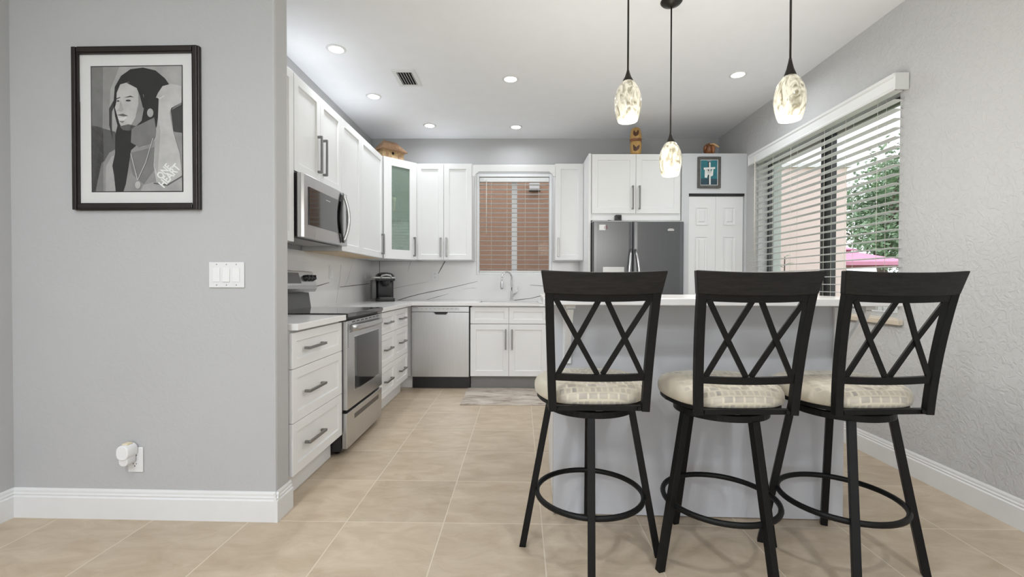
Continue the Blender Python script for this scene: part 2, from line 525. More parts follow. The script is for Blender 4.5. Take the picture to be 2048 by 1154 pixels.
# ------------------------------------------------------------------ setting
obj('floor', MB().box(XLD - .2, 2.8, YR - .2, YW + .2, -0.12, 0), M['floor'], origin=(0, 0, 0), **ST)
obj('ceiling', MB().box(XLD - .2, 2.8, YR - .2, YW + .2, H, H + 0.12), M['ceil'], **ST)
# partition with its rounded end
p = MB(FP)
p.prism([(-1.30, 0), (-0.012, 0), (-0.003, -0.003), (0, -0.012), (0, -0.105), (-0.003, -0.114), (-0.012, -0.118), (-1.30, -0.118)], 0, H, 'xy')
obj('wall_partition', p, M['wall'], **ST)
obj('wall_left', MB().box(XLD - .15, XLD, YR, 2.13, 0, H), M['wall'], **ST)
obj('wall_kitchen_left', MB().box(XL - .15, XL, 2.20, YW, 0, H), M['wall'], **ST)
# back wall with sink window opening
WX0, WX1, WZ0, WZ1 = -0.472, 0.414, 1.215, 2.40
b = MB()
for a in ((XL - .15, WX0, 0, H), (WX1, 2.7, 0, H), (WX0, WX1, 0, WZ0), (WX0, WX1, WZ1, H)):
    b.box(a[0], a[1], YW, YW + 0.2, a[2], a[3])
obj('wall_back', b, M['wall'], **ST)
# right wall with window opening
RY0, RY1, RZ0, RZ1 = 2.765, 4.41, 0.905, 2.30
b = MB(FR)
for a in ((YR, RY0, 0, H), (RY1, YW + .1, 0, H), (RY0, RY1, 0, RZ0), (RY0, RY1, RZ1, H)):
    b.box(a[0], a[1], -0.21, 0, a[2], a[3])
obj('wall_right', b, M['wallrough'], **ST)
# rear wall behind the viewer with a sliding door added and widened to let in daylight
b = MB()
for a in ((XLD, -2.1, 0, H), (2.0, 2.3, 0, H), (-2.1, 2.0, 2.4, H)):
    b.box(a[0], a[1], YR - .15, YR, a[2], a[3])
obj('wall_rear', b, M['wall'], **ST)
d3 = empty('added_door', (0, YR, 0), None, None, kind='structure')
f = MB()
for x in (-2.1, -0.08, 1.94):
    f.box(x, x + .06, YR - .1, YR - .04, 0, 2.4)
f.box(-2.1, 2.0, YR - .1, YR - .04, 2.34, 2.4).box(-2.1, 2.0, YR - .1, YR - .04, 0.0, 0.06)
obj('door_frame', f, M['whitealu'], d3)
obj('pane', MB().box(-2.04, 1.94, YR - .075, YR - .07, .06, 2.34), M['glass'], d3)

# baseboards
BP = [(0, 0), (0.016, 0), (0.016, 0.098), (0.010, 0.104), (0.012, 0.112), (0.008, 0.118), (0.008, 0.128), (0.004, 0.138), (0, 0.138)]
def board(name, T, a0, a1):
    b = MB(T); b.prism([(q, z) for q, z in BP], a0, a1, 'yz'); obj(name, b, M['trim'], **ST)
board('baseboard_partition', FP, -1.30, 0.016)
board('baseboard_partition_end', frame((-1.126, 2.09, 0), (0, 1, 0), (1, 0, 0)), -0.018, 0.13)
board('baseboard_left', frame((XLD, 0, 0), (0, 1, 0), (1, 0, 0)), YR, 2.115)
board('baseboard_right', FR, YR, YT)

# pantry block with a bifold door
PX0, DX0, DX1, DZ = 1.695, 1.767, 2.342, 2.045
b = MB()
b.box(PX0, DX0, YT, YW, 0, 2.453).box(DX0, 2.36, YT, YT + .08, DZ, 2.453).box(DX1, 2.36, YT, YW, 0, DZ).box(DX0, 2.36, YT + .08, YW, DZ + .36, 2.453)
obj('wall_pantry', b, M['pantry'], **ST)
dr = empty('door_1', ((DX0 + DX1) / 2, YT + .03, 0), None, None, kind='structure')
obj('door_track', MB().box(DX0, DX1, YT + .015, YT + .05, DZ - .022, DZ), M['black'], dr)
mid = (DX0 + DX1) / 2
for x0, x1 in ((DX0 + .004, mid - .001), (mid + .001, DX1 - .006)):
    lf = MB(FBK)
    y = -(YT + .055)
    lf.box(x0, x1, y, y + .026, 0.01, DZ - .026)
    f0 = y + .026
    w0, w1 = x0 + .085, x1 - .085
    for z0, z1 in ((0.20, 0.78), (0.93, 1.60), (1.73, 1.90)):
        # raised panel: sunk groove round a raised field
        g = 0.012
        V = []
        for q, dep in ((0, 0.0005), (0.006, -0.007), (0.022, -0.007), (0.032, 0.002)):
            V += [(w0 + q, f0 + dep, z0 + q), (w1 - q, f0 + dep, z0 + q), (w1 - q, f0 + dep, z1 - q), (w0 + q, f0 + dep, z1 - q)]
        F = [(r * 4 + k, r * 4 + (k + 1) % 4, r * 4 + 4 + (k + 1) % 4, r * 4 + 4 + k) for r in range(3) for k in range(4)]
        F.append((12, 13, 14, 15))
        lf.add([(a_, b_ + 0.0075, c_) for a_, b_, c_ in V], F)
        lf.box(w0 - .006, w1 + .006, f0, f0 + .008, z0 - .006, z0)
        lf.box(w0 - .006, w1 + .006, f0, f0 + .008, z1, z1 + .006)
        lf.box(w0 - .006, w0, f0, f0 + .008, z0, z1)
        lf.box(w1, w1 + .006, f0, f0 + .008, z0, z1)
    obj('leaf', lf, M['cab'], dr)

# ------------------------------------------------------------------ windows
w1 = empty('window_1', (0, YW, WZ0), None, None, kind='structure')
f = MB()
y0, y1 = YW - .012, YW + .03
f.ring(WX0, WX1, WZ0, WZ1, .03, y0, y1)
obj('window_frame', f, M['whitealu'], w1, bevel=.002)
f = MB()
f.box(-0.06, 0.005, YW + .085, YW + .115, WZ0 + .03, WZ1 - .03)
f.ring(WX0, WX1, WZ0, WZ1, .028, YW + .08, YW + .12)
obj('sash', f, M['whitealu'], w1)
obj('pane', MB().box(WX0 + .02, WX1 - .02, YW + .098, YW + .102, WZ0 + .02, WZ1 - .02), M['glass'], w1)
w2 = empty('window_2', tuple(FR @ Vector(((RY0 + RY1) / 2, -.1, RZ0))), None, None, kind='structure')
f = MB(FR)
f.box(RY0, RY0 + .03, -.125, -.085, RZ0 + .035, RZ1).box(RY1 - .03, RY1, -.125, -.085, RZ0 + .035, RZ1).box(RY0 + .03, RY1 - .03, -.125, -.085, RZ1 - .03, RZ1)
f.box(3.50, 3.565, -.125, -.085, RZ0 + .035, RZ1 - .03).box(3.5655, 3.60, -0.118, -0.07, RZ0 + .035, RZ1 - .03)
obj('window_frame', f, M['bronzealu'], w2)
obj('bottom_track', MB(FR).box(RY0, RY1, -.125, -.0855, RZ0 + .004, RZ0 + .034), M['whitealu'], w2, label='white bottom track')
obj('pane', MB(FR).box(RY0 + .02, RY1 - .02, -0.107, -0.103, RZ0 + .02, RZ1 - .02), M['glass'], w2)
f = MB(FR)
f.box(RY1 - .004, RY1 + .002, -0.215, -0.126, RZ0, RZ1).box(RY0 - .002, RY0 + .004, -0.215, -0.126, RZ0, RZ1)
obj('reveal', f, M['reveal'], w2)
s = MB(FR)
s.box(RY0 - .045, RY1 + .03, 0.002, 0.035, RZ0 - .034, RZ0 - .002).box(RY0, RY1, -0.085, 0.002, RZ0 - .03, RZ0 + .004)
obj('window_sill', s, M['sill'], w2, bevel=.004)

# ------------------------------------------------------------------ blinds
def blind(name, T, a0, a1, b0, ztop, zbot, head, label, val=False, wand=None, cords=()):
    """T: a along the slats, b into the room"""
    root = empty(name, tuple(T @ Vector(((a0 + a1) / 2, b0, zbot))), label, 'blind')
    sl = MB(T)
    pitch = 0.0555
    z = ztop - head - 0.03
    while z > zbot + 0.03:
        V, F = [], []
        n = 5
        for i in range(n):
            q = i / (n - 1)
            bb = b0 - 0.025 + 0.05 * q
            zz = z + 0.0022 * (1 - (2 * q - 1) ** 2) + 0.0018 * (2 * q - 1)
            V += [(a0, bb, zz), (a1, bb, zz), (a0, bb, zz - .0018), (a1, bb, zz - .0018)]
        for i in range(n - 1):
            k = i * 4
            F += [(k, k + 1, k + 5, k + 4), (k + 2, k + 6, k + 7, k + 3), (k, k + 4, k + 6, k + 2), (k + 1, k + 3, k + 7, k + 5)]
        F += [(0, 2, 3, 1), (4 * n - 4, 4 * n - 3, 4 * n - 1, 4 * n - 2)]
        sl.add(V, F)
        z -= pitch
    obj('slats', sl, M['blind'], root)
    obj('bottom_rail', MB(T).box(a0, a1, b0 - .025, b0 + .025, zbot, zbot + .018), M['blind'], root, bevel=.003)
    obj('headrail', MB(T).box(a0, a1, b0 - .028, b0 + .03, ztop - head, ztop - .004), M['blind'], root, bevel=.002)
    for ca in cords:
        cd = MB(T)
        for bb in (b0 - .027, b0 + .027):
            cd.tube([(ca, bb, ztop - head), (ca, bb, zbot + .01)], .0011, n=5)
        obj('ladder_cord', cd, M['cord'], root)
    if val:
        v = MB(T)
        c = b0 + .032
        v.prism([(c, ztop - .098), (c + .014, ztop - .098), (c + .018, ztop - .088), (c + .013, ztop - .078), (c + .013, ztop - .026),
                 (c + .020, ztop - .016), (c + .022, ztop), (c, ztop)], a0 - .03, a1 + .05, 'yz')
        for e in (a0 - .03, a1 + .05):
            v.box(e - .006, e + .006, b0 - .030, c + .018, ztop - .098, ztop)
        obj('valance', v, M['blind'], root)
    if wand:
        obj('tilt_wand', MB(T).tube([(wand[0], b0 + .045, ztop - head + .02), (wand[0], b0 + .045, wand[1])], .0042, n=6), M['cord'], root)
    return root
blind('venetian_blind', FBK, WX0 + .034, WX1 - .034, -(YW + .028), WZ1 - .032, WZ0 + .032, 0.055,
      'white slatted blind over the small window above the sink', wand=(-0.357, 1.70), cords=(-.30, -.115, .10, .26))
blind('venetian_blind', FR, 2.735, 4.40, 0.034, 2.372, 0.99, 0.06,
      'large white slatted blind on the right wall above the bar stools', val=True, wand=(4.33, 1.40), cords=(2.86, 3.14, 3.36, 3.78, 4.05, 4.34))

# ------------------------------------------------------------------ cabinets
G = 0.0015
def cabinet(name, T, u0, u1, nback, nface, z0, z1, label, cat='cabinet', group=None, kick=None, kickm='cab', fronts=(), bottom=None, hollow=None):
    """fronts: (kind, u0,u1,z0,z1, pull(u,z,vert) or None)"""
    root = empty(name, tuple(T @ Vector(((u0 + u1) / 2, (nback + nface) / 2, 0 if kick else z0))), label, cat, group)
    body = MB(T)
    nf = nface - 0.021
    if hollow:
        body.box(u0, u1, nback, nf, z0, hollow).box(u0, u0 + .016, nback, nf, hollow, z1).box(u1 - .016, u1, nback, nf, hollow, z1)
        body.box(u0, u1, nf - .016, nf, hollow, z1).box(u0, u1, nback, nback + .016, hollow, z1)
    else:
        body.box(u0, u1, nback, nf, z0, z1)
    obj('body', body, M['cab'], root, bevel=.001)
    if kick:
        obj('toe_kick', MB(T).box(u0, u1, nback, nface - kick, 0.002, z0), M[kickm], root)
    if bottom:
        obj('bottom_panel', MB(T).box(u0 + .015, u1 - .002, nback + .01, nf - .012, z0 - .004, z0), M['oak'], root, label='bare wood underside')
    for fk in fronts:
        kind, a0, a1, c0, c1, pl = fk
        st = 0.058 if kind == 'door' else (0.05 if c1 - c0 > .2 else 0.045)
        d = obj(kind, MB(T).shaker(a0 + G, a1 - G, c0 + G, c1 - G, nf + .001, st=st), M['cab'], root, bevel=.0012)
        if pl:
            obj('handle', MB(T).pull(pl[0], pl[1], nf + .021, vert=pl[2], L=pl[3] if len(pl) > 3 else .21), M['nickel'], d, bevel=.0015, label='brushed nickel bar handle')
    return root
def drawers(u0, u1, hu=None):
    hu = hu if hu is not None else (u0 + u1) / 2
    return [('drawer', u0, u1, .145, .411, (hu, .278, False)), ('drawer', u0, u1, .411, .684, (hu, .548, False)), ('drawer', u0, u1, .684, .868, (hu, .776, False))]
LB = XL + .002
cabinet('base_cabinet', FLF, 2.225, 2.862, LB, XB, .135, .879, 'white three-drawer base cabinet nearest the grey wall end, left of the range',
        kick=.075, fronts=drawers(2.225, 2.862, 2.455))
cabinet('base_cabinet', FLF, 3.640, 4.115, LB, XB, .135, .879, 'white three-drawer base cabinet just beyond the range', kick=.075, fronts=drawers(3.640, 4.115))
cabinet('base_cabinet', FLF, 4.117, 4.60, LB, XB, .135, .879, 'white three-drawer base cabinet in the corner beside the dishwasher', kick=.075,
        fronts=drawers(4.117, 4.60))
BB = -(YW - .002)
ct = cabinet('corner_base_cabinet', FBK, XL + .01, -1.108, BB, -YB, .135, .879, 'white corner filler panel between the drawers and the dishwasher', kick=.075)
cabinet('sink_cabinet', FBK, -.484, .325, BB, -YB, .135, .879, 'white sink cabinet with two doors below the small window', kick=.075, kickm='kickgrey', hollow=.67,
        fronts=[('drawer', -.484, -.079, .692, .865, None), ('drawer', -.079, .325, .692, .865, None),
                ('door', -.484, -.079, .14, .688, (-.112, .53, True)), ('door', -.079, .325, .14, .688, (-.045, .53, True))])
cabinet('base_cabinet', FBK, .327, .735, BB, -YB, .135, .879, 'white base cabinet right of the sink beside the fridge panel', kick=.075,
        fronts=[('drawer', .327, .735, .692, .865, (.536, .78, False)), ('door', .327, .735, .14, .688, (.37, .53, True))])
UZ0, UZ1 = 1.375, 2.44
cabinet('wall_cabinet', FLF, 2.225, 2.822, LB, XU, UZ0, UZ1, 'white wall cabinet partly hidden behind the grey wall end, left of the microwave', bottom=True,
        fronts=[('door', 2.225, 2.822, UZ0, UZ1, None)])
cabinet('wall_cabinet', FLF, 2.825, 3.592, LB, XU, 1.825, UZ1, 'short white two-door wall cabinet above the microwave',
        fronts=[('door', 2.825, 3.208, 1.825, UZ1, (3.165, 2.02, True, .26)), ('door', 3.208, 3.592, 1.825, UZ1, (3.252, 2.02, True, .26))])
cabinet('wall_cabinet', FLF, 3.595, 4.70, LB, XU, UZ0, UZ1, 'tall white two-door wall cabinet between the microwave and the glass-door cabinet', bottom=True,
        fronts=[('door', 3.595, 4.05, UZ0, UZ1, None), ('door', 4.05, 4.695, UZ0, UZ1, (4.655, 1.52, True))])
cabinet('wall_cabinet', FBK, -1.120, -.497, BB, -YU, UZ0, UZ1, 'white two-door wall cabinet left of the small window',
        fronts=[('door', -1.120, -.809, UZ0, UZ1, (-.842, 1.515, True)), ('door', -.809, -.497, UZ0, UZ1, (-.776, 1.515, True))])
cabinet('wall_cabinet', FBK, .427, .737, BB, -YU, UZ0, UZ1, 'narrow white wall cabinet between the small window and the fridge panel',
        fronts=[('door', .427, .737, UZ0, UZ1, (.462, 1.515, True))])
vb = MB(FBK)
z = UZ1 - .012
vb.prism([(-.496, z), (.426, z), (.426, 2.30), (.405, 2.30), (.395, 2.325), (.36, 2.353), (-.42, 2.353), (-.455, 2.325), (-.465, 2.30), (-.496, 2.30)], -YU - .004, -YU - .022 + .0, 'xz')
obj('window_valance', vb, M['cab'], bevel=.002, label='white scalloped valance board bridging the cabinets over the small window', cat='valance')
fc = cabinet('fridge_cabinet', FBK, .763, 1.690, BB, -YT, 1.77, 2.453, 'white two-door cabinet above the fridge with tall end panel',
             fronts=[('door', .772, 1.2245, 1.838, 2.448, (1.19, 2.0, True, .24)), ('door', 1.2245, 1.677, 1.838, 2.448, (1.259, 2.0, True, .24))])
obj('end_panel', MB().box(.739, .762, YT - .005, YW - .002, 0.002, 2.453), M['cab'], fc, bevel=.001)

# corner glass-door cabinet
A, B_ = Vector((XU, 4.702, 0)), Vector((-1.122, YU, 0))
cg = empty('corner_cabinet', (-1.5, 5.1, UZ0), 'white corner wall cabinet with green-tinted glass door and glass shelves', 'cabinet')
foot = [(XU - .0, 4.702), (-1.122, YU - .0), (-1.122, YW - .003), (LB, YW - .003), (LB, 4.702)]
body = MB()
body.prism(foot, UZ0, UZ0 + .02, 'xy').prism(foot, UZ1 - .02, UZ1, 'xy')
t = .016
body.box(LB, XU, 4.702, 4.702 + t, UZ0, UZ1).box(-1.122 - t, -1.122, YU, YW - .003, UZ0, UZ1)
body.box(LB, LB + t, 4.702, YW - .003, UZ0, UZ1).box(LB, -1.122, YW - .003 - t, YW - .003, UZ0, UZ1)
obj('body', body, M['cab'], cg)
dl = (B_ - A).length
FD = frame(A, (B_ - A), Vector((B_.y - A.y, -(B_.x - A.x), 0)))
d = MB(FD)
n0, n1 = .001, .021
sl_, sr, zt, zb = .092, .086, .082, .098
d.box(.003, sl_, n0, n1, UZ0, UZ1).box(dl - sr, dl - .003, n0, n1, UZ0, UZ1)
d.box(sl_, dl - sr, n0, n1, UZ0, UZ0 + zb).box(sl_, dl - sr, n0, n1, UZ1 - zt, UZ1)
dd = obj('door', d, M['cab'], cg)
obj('pane', MB(FD).box(sl_ - .005, dl - sr + .005, .007, .011, UZ0 + zb - .005, UZ1 - zt + .005), M['cabglass'], dd, label='green-tinted glass pane')
obj('handle', MB(FD).pull(dl - .035, 1.515, n1), M['nickel'], dd, bevel=.0015, label='brushed nickel bar handle')
inner = [(XU - .005, 4.73), (-1.15, YU - .005), (-1.145, YW - .025), (LB + .02, YW - .025), (LB + .02, 4.73)]
shz = (1.63, 1.875, 2.12)
for q in shz:
    obj('shelf', MB().prism(inner, q, q + .008, 'xy'), M['shelfglass'], cg, label='green glass shelf')
# glassware
ux = (B_ - A).normalized(); nx = Vector((-ux.y, ux.x, 0))
def gl_at(a, back): return A + ux * a + nx * back
def wine(a, back, z, label, h=.17, r=.03):
    o = gl_at(a, back)
    pr = [(.026, 0), (.026, .003), (.004, .008), (.0035, h * .48), (r * .7, h * .56), (r, h * .75), (r * .85, h), (r * .80, h), (r * .93, h * .75), (r * .6, h * .59)]
    obj('wine_glass', MB().lathe(pr, (o.x, o.y, z), 16), M['ware'], label=label, cat='glass', group='glassware in the corner cabinet')
def tumbler(a, back, z, label, h=.09, r=.03):
    o = gl_at(a, back)
    pr = [(0.0005, 0), (r * .85, 0), (r, h), (r * .93, h), (r * .78, .008), (0.0005, .008)]
    obj('tumbler', MB().lathe(pr, (o.x, o.y, z), 16), M['ware'], label=label, cat='glass', group='glassware in the corner cabinet')
e = .0085
tumbler(.155, .09, shz[2] + e, 'small clear glass on the top glass shelf, left one')
tumbler(.235, .09, shz[2] + e, 'small clear glass on the top glass shelf, right one')
wine(.235, .08, shz[1] + e, 'slim clear glass beside the tan figurine on the second glass shelf', .13, .022)
wine(.165, .07, shz[0] + e, 'clear stemmed glass on the third glass shelf, left one')
wine(.235, .07, shz[0] + e, 'clear stemmed glass on the third glass shelf, right one', .18, .033)
wine(.20, .16, shz[0] + e, 'clear stemmed glass at the back of the third glass shelf')
k = 0
for a in (.14, .20, .26):
    for bk in (.07, .15):
        wine(a, bk, UZ0 + .0205, ('clear glass crowded on the cabinet floor behind the glass door, ' + ('left', 'middle', 'right')[k // 2] + (' front', ' back')[k % 2]), .14 - .02 * (k % 3), .03)
        k += 1
o = gl_at(.165, .06)
fg = empty('figurine', (o.x, o.y, shz[1] + e), 'tan and ivory figurine with dark head on the second glass shelf', 'figurine')
obj('base', MB().lathe([(.0, 0), (.014, 0), (.012, .05), (.015, .10), (.0, .102)], (o.x, o.y, shz[1] + e), 14), M['tan'], fg)
obj('torso', MB().lathe([(.010, .10), (.022, .118), (.024, .135), (.016, .158), (.0, .165)], (o.x, o.y, shz[1] + e), 14), M['ivory'], fg)
obj('head', MB().lathe([(.0, .158), (.014, .166), (.018, .18), (.013, .197), (.0, .203)], (o.x, o.y, shz[1] + e), 14), M['black'], fg)

# ------------------------------------------------------------------ counters and backsplash
q = MB().box(LB, XB + .028, 2.225, 2.862, .88, .914)
obj('countertop', q, M['quartz'], bevel=.003, label='short white quartz worktop left of the range', cat='countertop')
SX0, SX1, SY0, SY1 = -.40, .24, 4.78, 5.16
q = MB()
YF = YB - .028
q.prism([(LB, 3.632), (XB + .028, 3.632), (XB + .028, YF - .01), (XB + .038, YF), (SX0, YF), (SX0, YW - .014), (LB, YW - .014)], .88, .914, 'xy')
q.box(SX0, SX1, YF, SY0, .88, .914).box(SX0, SX1, SY1, YW - .014, .88, .914).box(SX1, .738, YF, YW - .014, .88, .914)
obj('countertop', q, M['quartz'], bevel=.003, label='long white quartz worktop turning the corner from the range to the sink', cat='countertop')
sk = MB()
for a in ((SX0 - .01, SX0, SY0 - .01, SY1 + .01), (SX1, SX1 + .01, SY0 - .01, SY1 + .01), (SX0, SX1, SY0 - .01, SY0), (SX0, SX1, SY1, SY1 + .01)):
    sk.box(a[0], a[1], a[2], a[3], .6905, .879)
sk.box(SX0 - .01, SX1 + .01, SY0 - .01, SY1 + .01, .684, .69)
obj('sink', sk, M['steel'], label='undermount steel sink basin sunk in the worktop below the window', cat='sink')

def ribbon(mb, pts, w, T, depth, mi):
    """thin inlaid vein on plane b=depth, points (a, c)"""
    for (a0, c0, k0), (a1, c1, k1) in zip(pts[:-1], pts[1:]):
        dx, dz = a1 - a0, c1 - c0
        L = math.hypot(dx, dz) or 1
        px, pz = -dz / L * w / 2, dx / L * w / 2
        mb.add([(a0 + px * k0, depth, c0 + pz * k0), (a0 - px * k0, depth, c0 - pz * k0), (a1 - px * k1, depth, c1 - pz * k1), (a1 + px * k1, depth, c1 + pz * k1)],
               [(0, 1, 2, 3)], mi)
yb = YW - .013
s = MB(FBK)
s.box(LB, WX0 - .002, -(YW - .001), -yb, .914, UZ0 - .001).box(WX1 + .002, .738, -(YW - .001), -yb, .914, UZ0 - .001)
s.box(WX0 - .002, WX1 + .002, -(YW - .001), -yb, .914, WZ0 - .001)
tr_ = MB(FBK).box(-.495, WX0 - .002, -(YW - .001), -yb, UZ0 + .001, 2.42).box(WX1 + .002, .425, -(YW - .001), -yb, UZ0 + .001, 2.42)
obj('trim_1', tr_, M['cab'], **ST)
def bp(x, y): return ((x - 1033) / 900 * yb, 1.12 - (y - 566) / 900 * yb)
def vein(pl, w, mi):
    ribbon(s, [(*bp(x, y), k) for x, y, k in pl], w, FBK, -yb + .0004, mi)
vein([(793, 602, 1), (815, 595, 1), (842, 588, .9), (866, 583, 1), (900, 576, .8), (930, 569, .7), (955, 563, .4)], .0085, 1)
vein([(853, 600, .4), (875, 594, 1), (897, 588, .3)], .006, 1)
vein([(1020, 602, 1), (1040, 599, 1), (1060, 597, .8), (1080, 592, 1), (1100, 588, .8)], .008, 1)
vein([(875, 550, .4), (882, 537, 1), (890, 522, 1.1)], .012, 1)
vein([(785, 578, 1), (812, 572, 1), (835, 568, .8), (856, 564, .4)], .006, 2)
vein([(1060, 570, .6), (1075, 571, 1), (1100, 573, .8)], .006, 1)
vein([(815, 545, .4), (818, 533, 1), (822, 522, .8)], .006, 2)
vein([(925, 579, .3), (945, 576, 1), (953, 577, .5)], .006, 2)
obj('backsplash', s, [M['quartz'], M['vein'], M['veinfaint']], label='white veined quartz backsplash on the back wall behind the sink', cat='backsplash')
s = MB(FLF)
xl = XL + .013
s.box(2.225, YW - .014, XL + .001, xl, .914, UZ0 - .001)
def lp(x, y):
    Y = xl * -900 / (1033 - x); return (Y, 1.12 - (y - 566) / 900 * Y)
def vein2(pl, w, mi): ribbon(s, [(*lp(x, y), k) for x, y, k in pl], w, FLF, xl + .0004, mi)
vein2([(620, 577, 1), (640, 571, 1), (657, 566, .6)], .008, 1)
vein2([(681, 530, 1), (678, 560, 1), (674, 585, .7), (671, 608, .4)], .010, 2)
vein2([(678, 575, .6), (705, 572, 1), (738, 568, .8)], .008, 1)
vein2([(703, 530, .5), (694, 560, 1), (688, 575, .5)], .007, 2)
obj('backsplash', s, [M['quartz'], M['vein'], M['veinfaint']], label='white veined quartz backsplash on the left wall behind the range', cat='backsplash')

# outlets and switches
def plate(name, T, u, z, w, h, b0, label, cat, kind):
    root = empty(name, tuple(T @ Vector((u, b0, z - h / 2))), label, cat)
    obj('cover_plate', MB(T).box(u - w / 2, u + w / 2, b0, b0 + .006, z - h / 2, z + h / 2), M['trim'], root, bevel=.0025)
    if kind == 'outlet':
        for dz in (-.021, .021):
            rc = obj('receptacle', MB(T).box(u - .0165, u + .0165, b0 + .006, b0 + .0085, z + dz - .014, z + dz + .014), M['trim'], root, bevel=.004)
            sl = MB(T)
            sl.box(u - .009, u - .0065, b0 + .0084, b0 + .009, z + dz - .001, z + dz + .007).box(u + .0065, u + .009, b0 + .0084, b0 + .009, z + dz - .001, z + dz + .006)
            sl.box(u - .0025, u + .0025, b0 + .0084, b0 + .009, z + dz - .010, z + dz - .005)
            obj('slots', sl, M['black'], rc)
    elif kind == 'switch':
        obj('rocker', MB(T).box(u - .0165, u + .0165, b0 + .006, b0 + .010, z - .033, z + .033), M['cab'], root, bevel=.002)
    return root
plate('wall_outlet', FBK, -.963, 1.205, .078, .115, -yb, 'white outlet on the back backsplash right of the coffee maker', 'outlet', 'outlet')
plate('light_switch', FLF, 4.13, 1.215, .078, .12, xl, 'white single switch on the left backsplash beyond the range', 'switch', 'switch')
plate('wall_outlet', FLF, 5.12, 1.20, .078, .12, xl, 'white outlet in the corner behind the coffee maker', 'outlet', 'outlet')
sw = empty('light_switch', tuple(FP @ Vector((-.228, 0, 1.095))), 'white triple rocker switch plate on the grey wall beside the framed poster', 'switch')
obj('cover_plate', MB(FP).box(-.312, -.144, 0.001, .007, 1.095, 1.214), M['trim'], sw, bevel=.002)
for i in range(3):
    u = -.228 + (i - 1) * .047
    r_ = MB(FP)
    r_.prism([(.007, 1.122), (.013 if i == 1 else .0095, 1.122), (.0095 if i == 1 else .011, 1.187), (.007, 1.187)], u - .0165, u + .0165, 'yz')
    obj('rocker', r_, M['cab'], sw, bevel=.001)
    for z in (1.107, 1.203):
        obj('screw', MB(FP).lathe([(.0005, 0), (.0028, 0), (.0028, .001), (.0005, .001)], (0, 0, 0), 8) if False else MB(FP).box(u - .002, u + .002, .007, .0078, z - .0025, z + .0025), M['nickel'], sw)
ot = plate('wall_outlet', FP, -.672, .281, .072, .118, 0.001, 'white outlet low on the grey wall below the framed poster', 'outlet', 'outlet')
pl = empty('plug_in_freshener', tuple(FP @ Vector((-.70, .03, .27))), 'white rounded plug-in air freshener stuck in the low wall outlet', 'air freshener')
def rr(u0, u1, z0, z1, rad, n=6):
    P = []
    for cx, cz, a0 in ((u1 - rad, z1 - rad, 0), (u0 + rad, z1 - rad, 90), (u0 + rad, z0 + rad, 180), (u1 - rad, z0 + rad, 270)):
        for i in range(n + 1):
            q = R(a0 + 90 * i / n); P.append((cx + rad * math.cos(q), cz + rad * math.sin(q)))
    return P
obj('housing', MB(FP).prism(rr(-.712, -.656, .298, .366, .026), .0085, .066, 'xz', smooth=True), M['cab'], pl, bevel=.004)
obj('refill', MB(FP).prism(rr(-.705, -.663, .268, .32, .020), .012, .060, 'xz', smooth=True), M['trim'], pl, bevel=.004)
obj('diffuser_cap', MB(FP).prism(rr(-.698, -.670, .360, .371, .005), .02, .05, 'xz'), M['ivory'], pl, bevel=.002)

# ------------------------------------------------------------------ dishwasher
dw = empty('dishwasher', (-.79, YB, 0), 'stainless steel dishwasher between the corner drawers and the sink cabinet', 'dishwasher')
x0, x1 = -1.098, -.496
obj('body', MB().box(x0 - .006, x1 + .008, YB + .012, YW - .03, .13, .878), M['black'], dw)
obj('kick_plate', MB().box(x0, x1 + .004, YB + .055, YB + .10, .004, .13), M['black'], dw)
d = MB(FBK)
yf = -(YB - .005)
hx = -.79
d.prism([(x0, .135), (x1, .135), (x1, .812), (hx + .075, .812), (hx + .055, .788), (hx - .055, .788), (hx - .075, .812), (x0, .812)], yf - .015, yf + .012, 'xz')
obj('door', d, M['steel'], dw, bevel=.002)
obj('pocket_handle', MB(FBK).box(hx - .08, hx + .08, yf - .02, yf - .012, .78, .815), M['black'], dw)
lipm = MB(FBK).tube([(hx - .077, yf + .013, .812), (hx - .056, yf + .013, .787), (hx + .056, yf + .013, .787), (hx + .077, yf + .013, .812)], .003, n=6)
obj('handle_lip', lipm, M['chrome'], dw)
cp = MB(FBK).box(x0, x1, yf - .015, yf + .010, .816, .872)
cpo = obj('control_panel', cp, M['steel'], dw, bevel=.002)
obj('control_strip', MB(FBK).box(x0 + .085, x1 - .10, yf + .010, yf + .0112, .832, .862), M['silverplastic'], cpo)
lb = MB(FBK)
lb.box(x0 + .012, x0 + .066, yf + .010, yf + .0108, .856, .860)
for i in range(9):
    lb.box(x0 + .10 + i * .045, x0 + .10 + i * .045 + .018, yf + .0112, yf + .0117, .846, .849)
obj('printed_marks', lb, M['grayplastic'], cpo)

# ------------------------------------------------------------------ range
RG0, RG1 = 2.872, 3.628
rg = empty('range', ((XL + XB) / 2, 3.25, 0), 'stainless steel electric range with black glass cooktop', 'range')
obj('body', MB().box(LB + .03, XB - .01, RG0, RG1, .03, .895), M['black'], rg)
ck = MB()
ck.box(LB + .02, XB + .035, RG0 - .004, RG1 + .004, .895, .922)
obj('cooktop', ck, M['blackglass'], rg, bevel=.004)
od = MB(FLF)
xo = XB - .008
od.box(RG0 + .004, RG1 - .004, xo, xo + .036, .295, .872)
odo = obj('oven_door', od, M['steel'], rg, bevel=.004)
obj('door_trim', MB(FLF).box(RG0 + .128, RG1 - .095, xo + .036, xo + .0385, .395, .765), M['chrome'], odo, bevel=.001)
obj('door_window', MB(FLF).box(RG0 + .137, RG1 - .104, xo + .038, xo + .0405, .404, .756), M['blackglass'], odo)
hb = MB()
hx_ = xo + .036
ymid = (RG0 + RG1) / 2
pts = []
for i in range(13):
    q = i / 12
    y = RG0 + .05 + (RG1 - RG0 - .10) * q
    pts.append((hx_ + .012 + .030 * math.sin(math.pi * q) ** .5, y, .822))
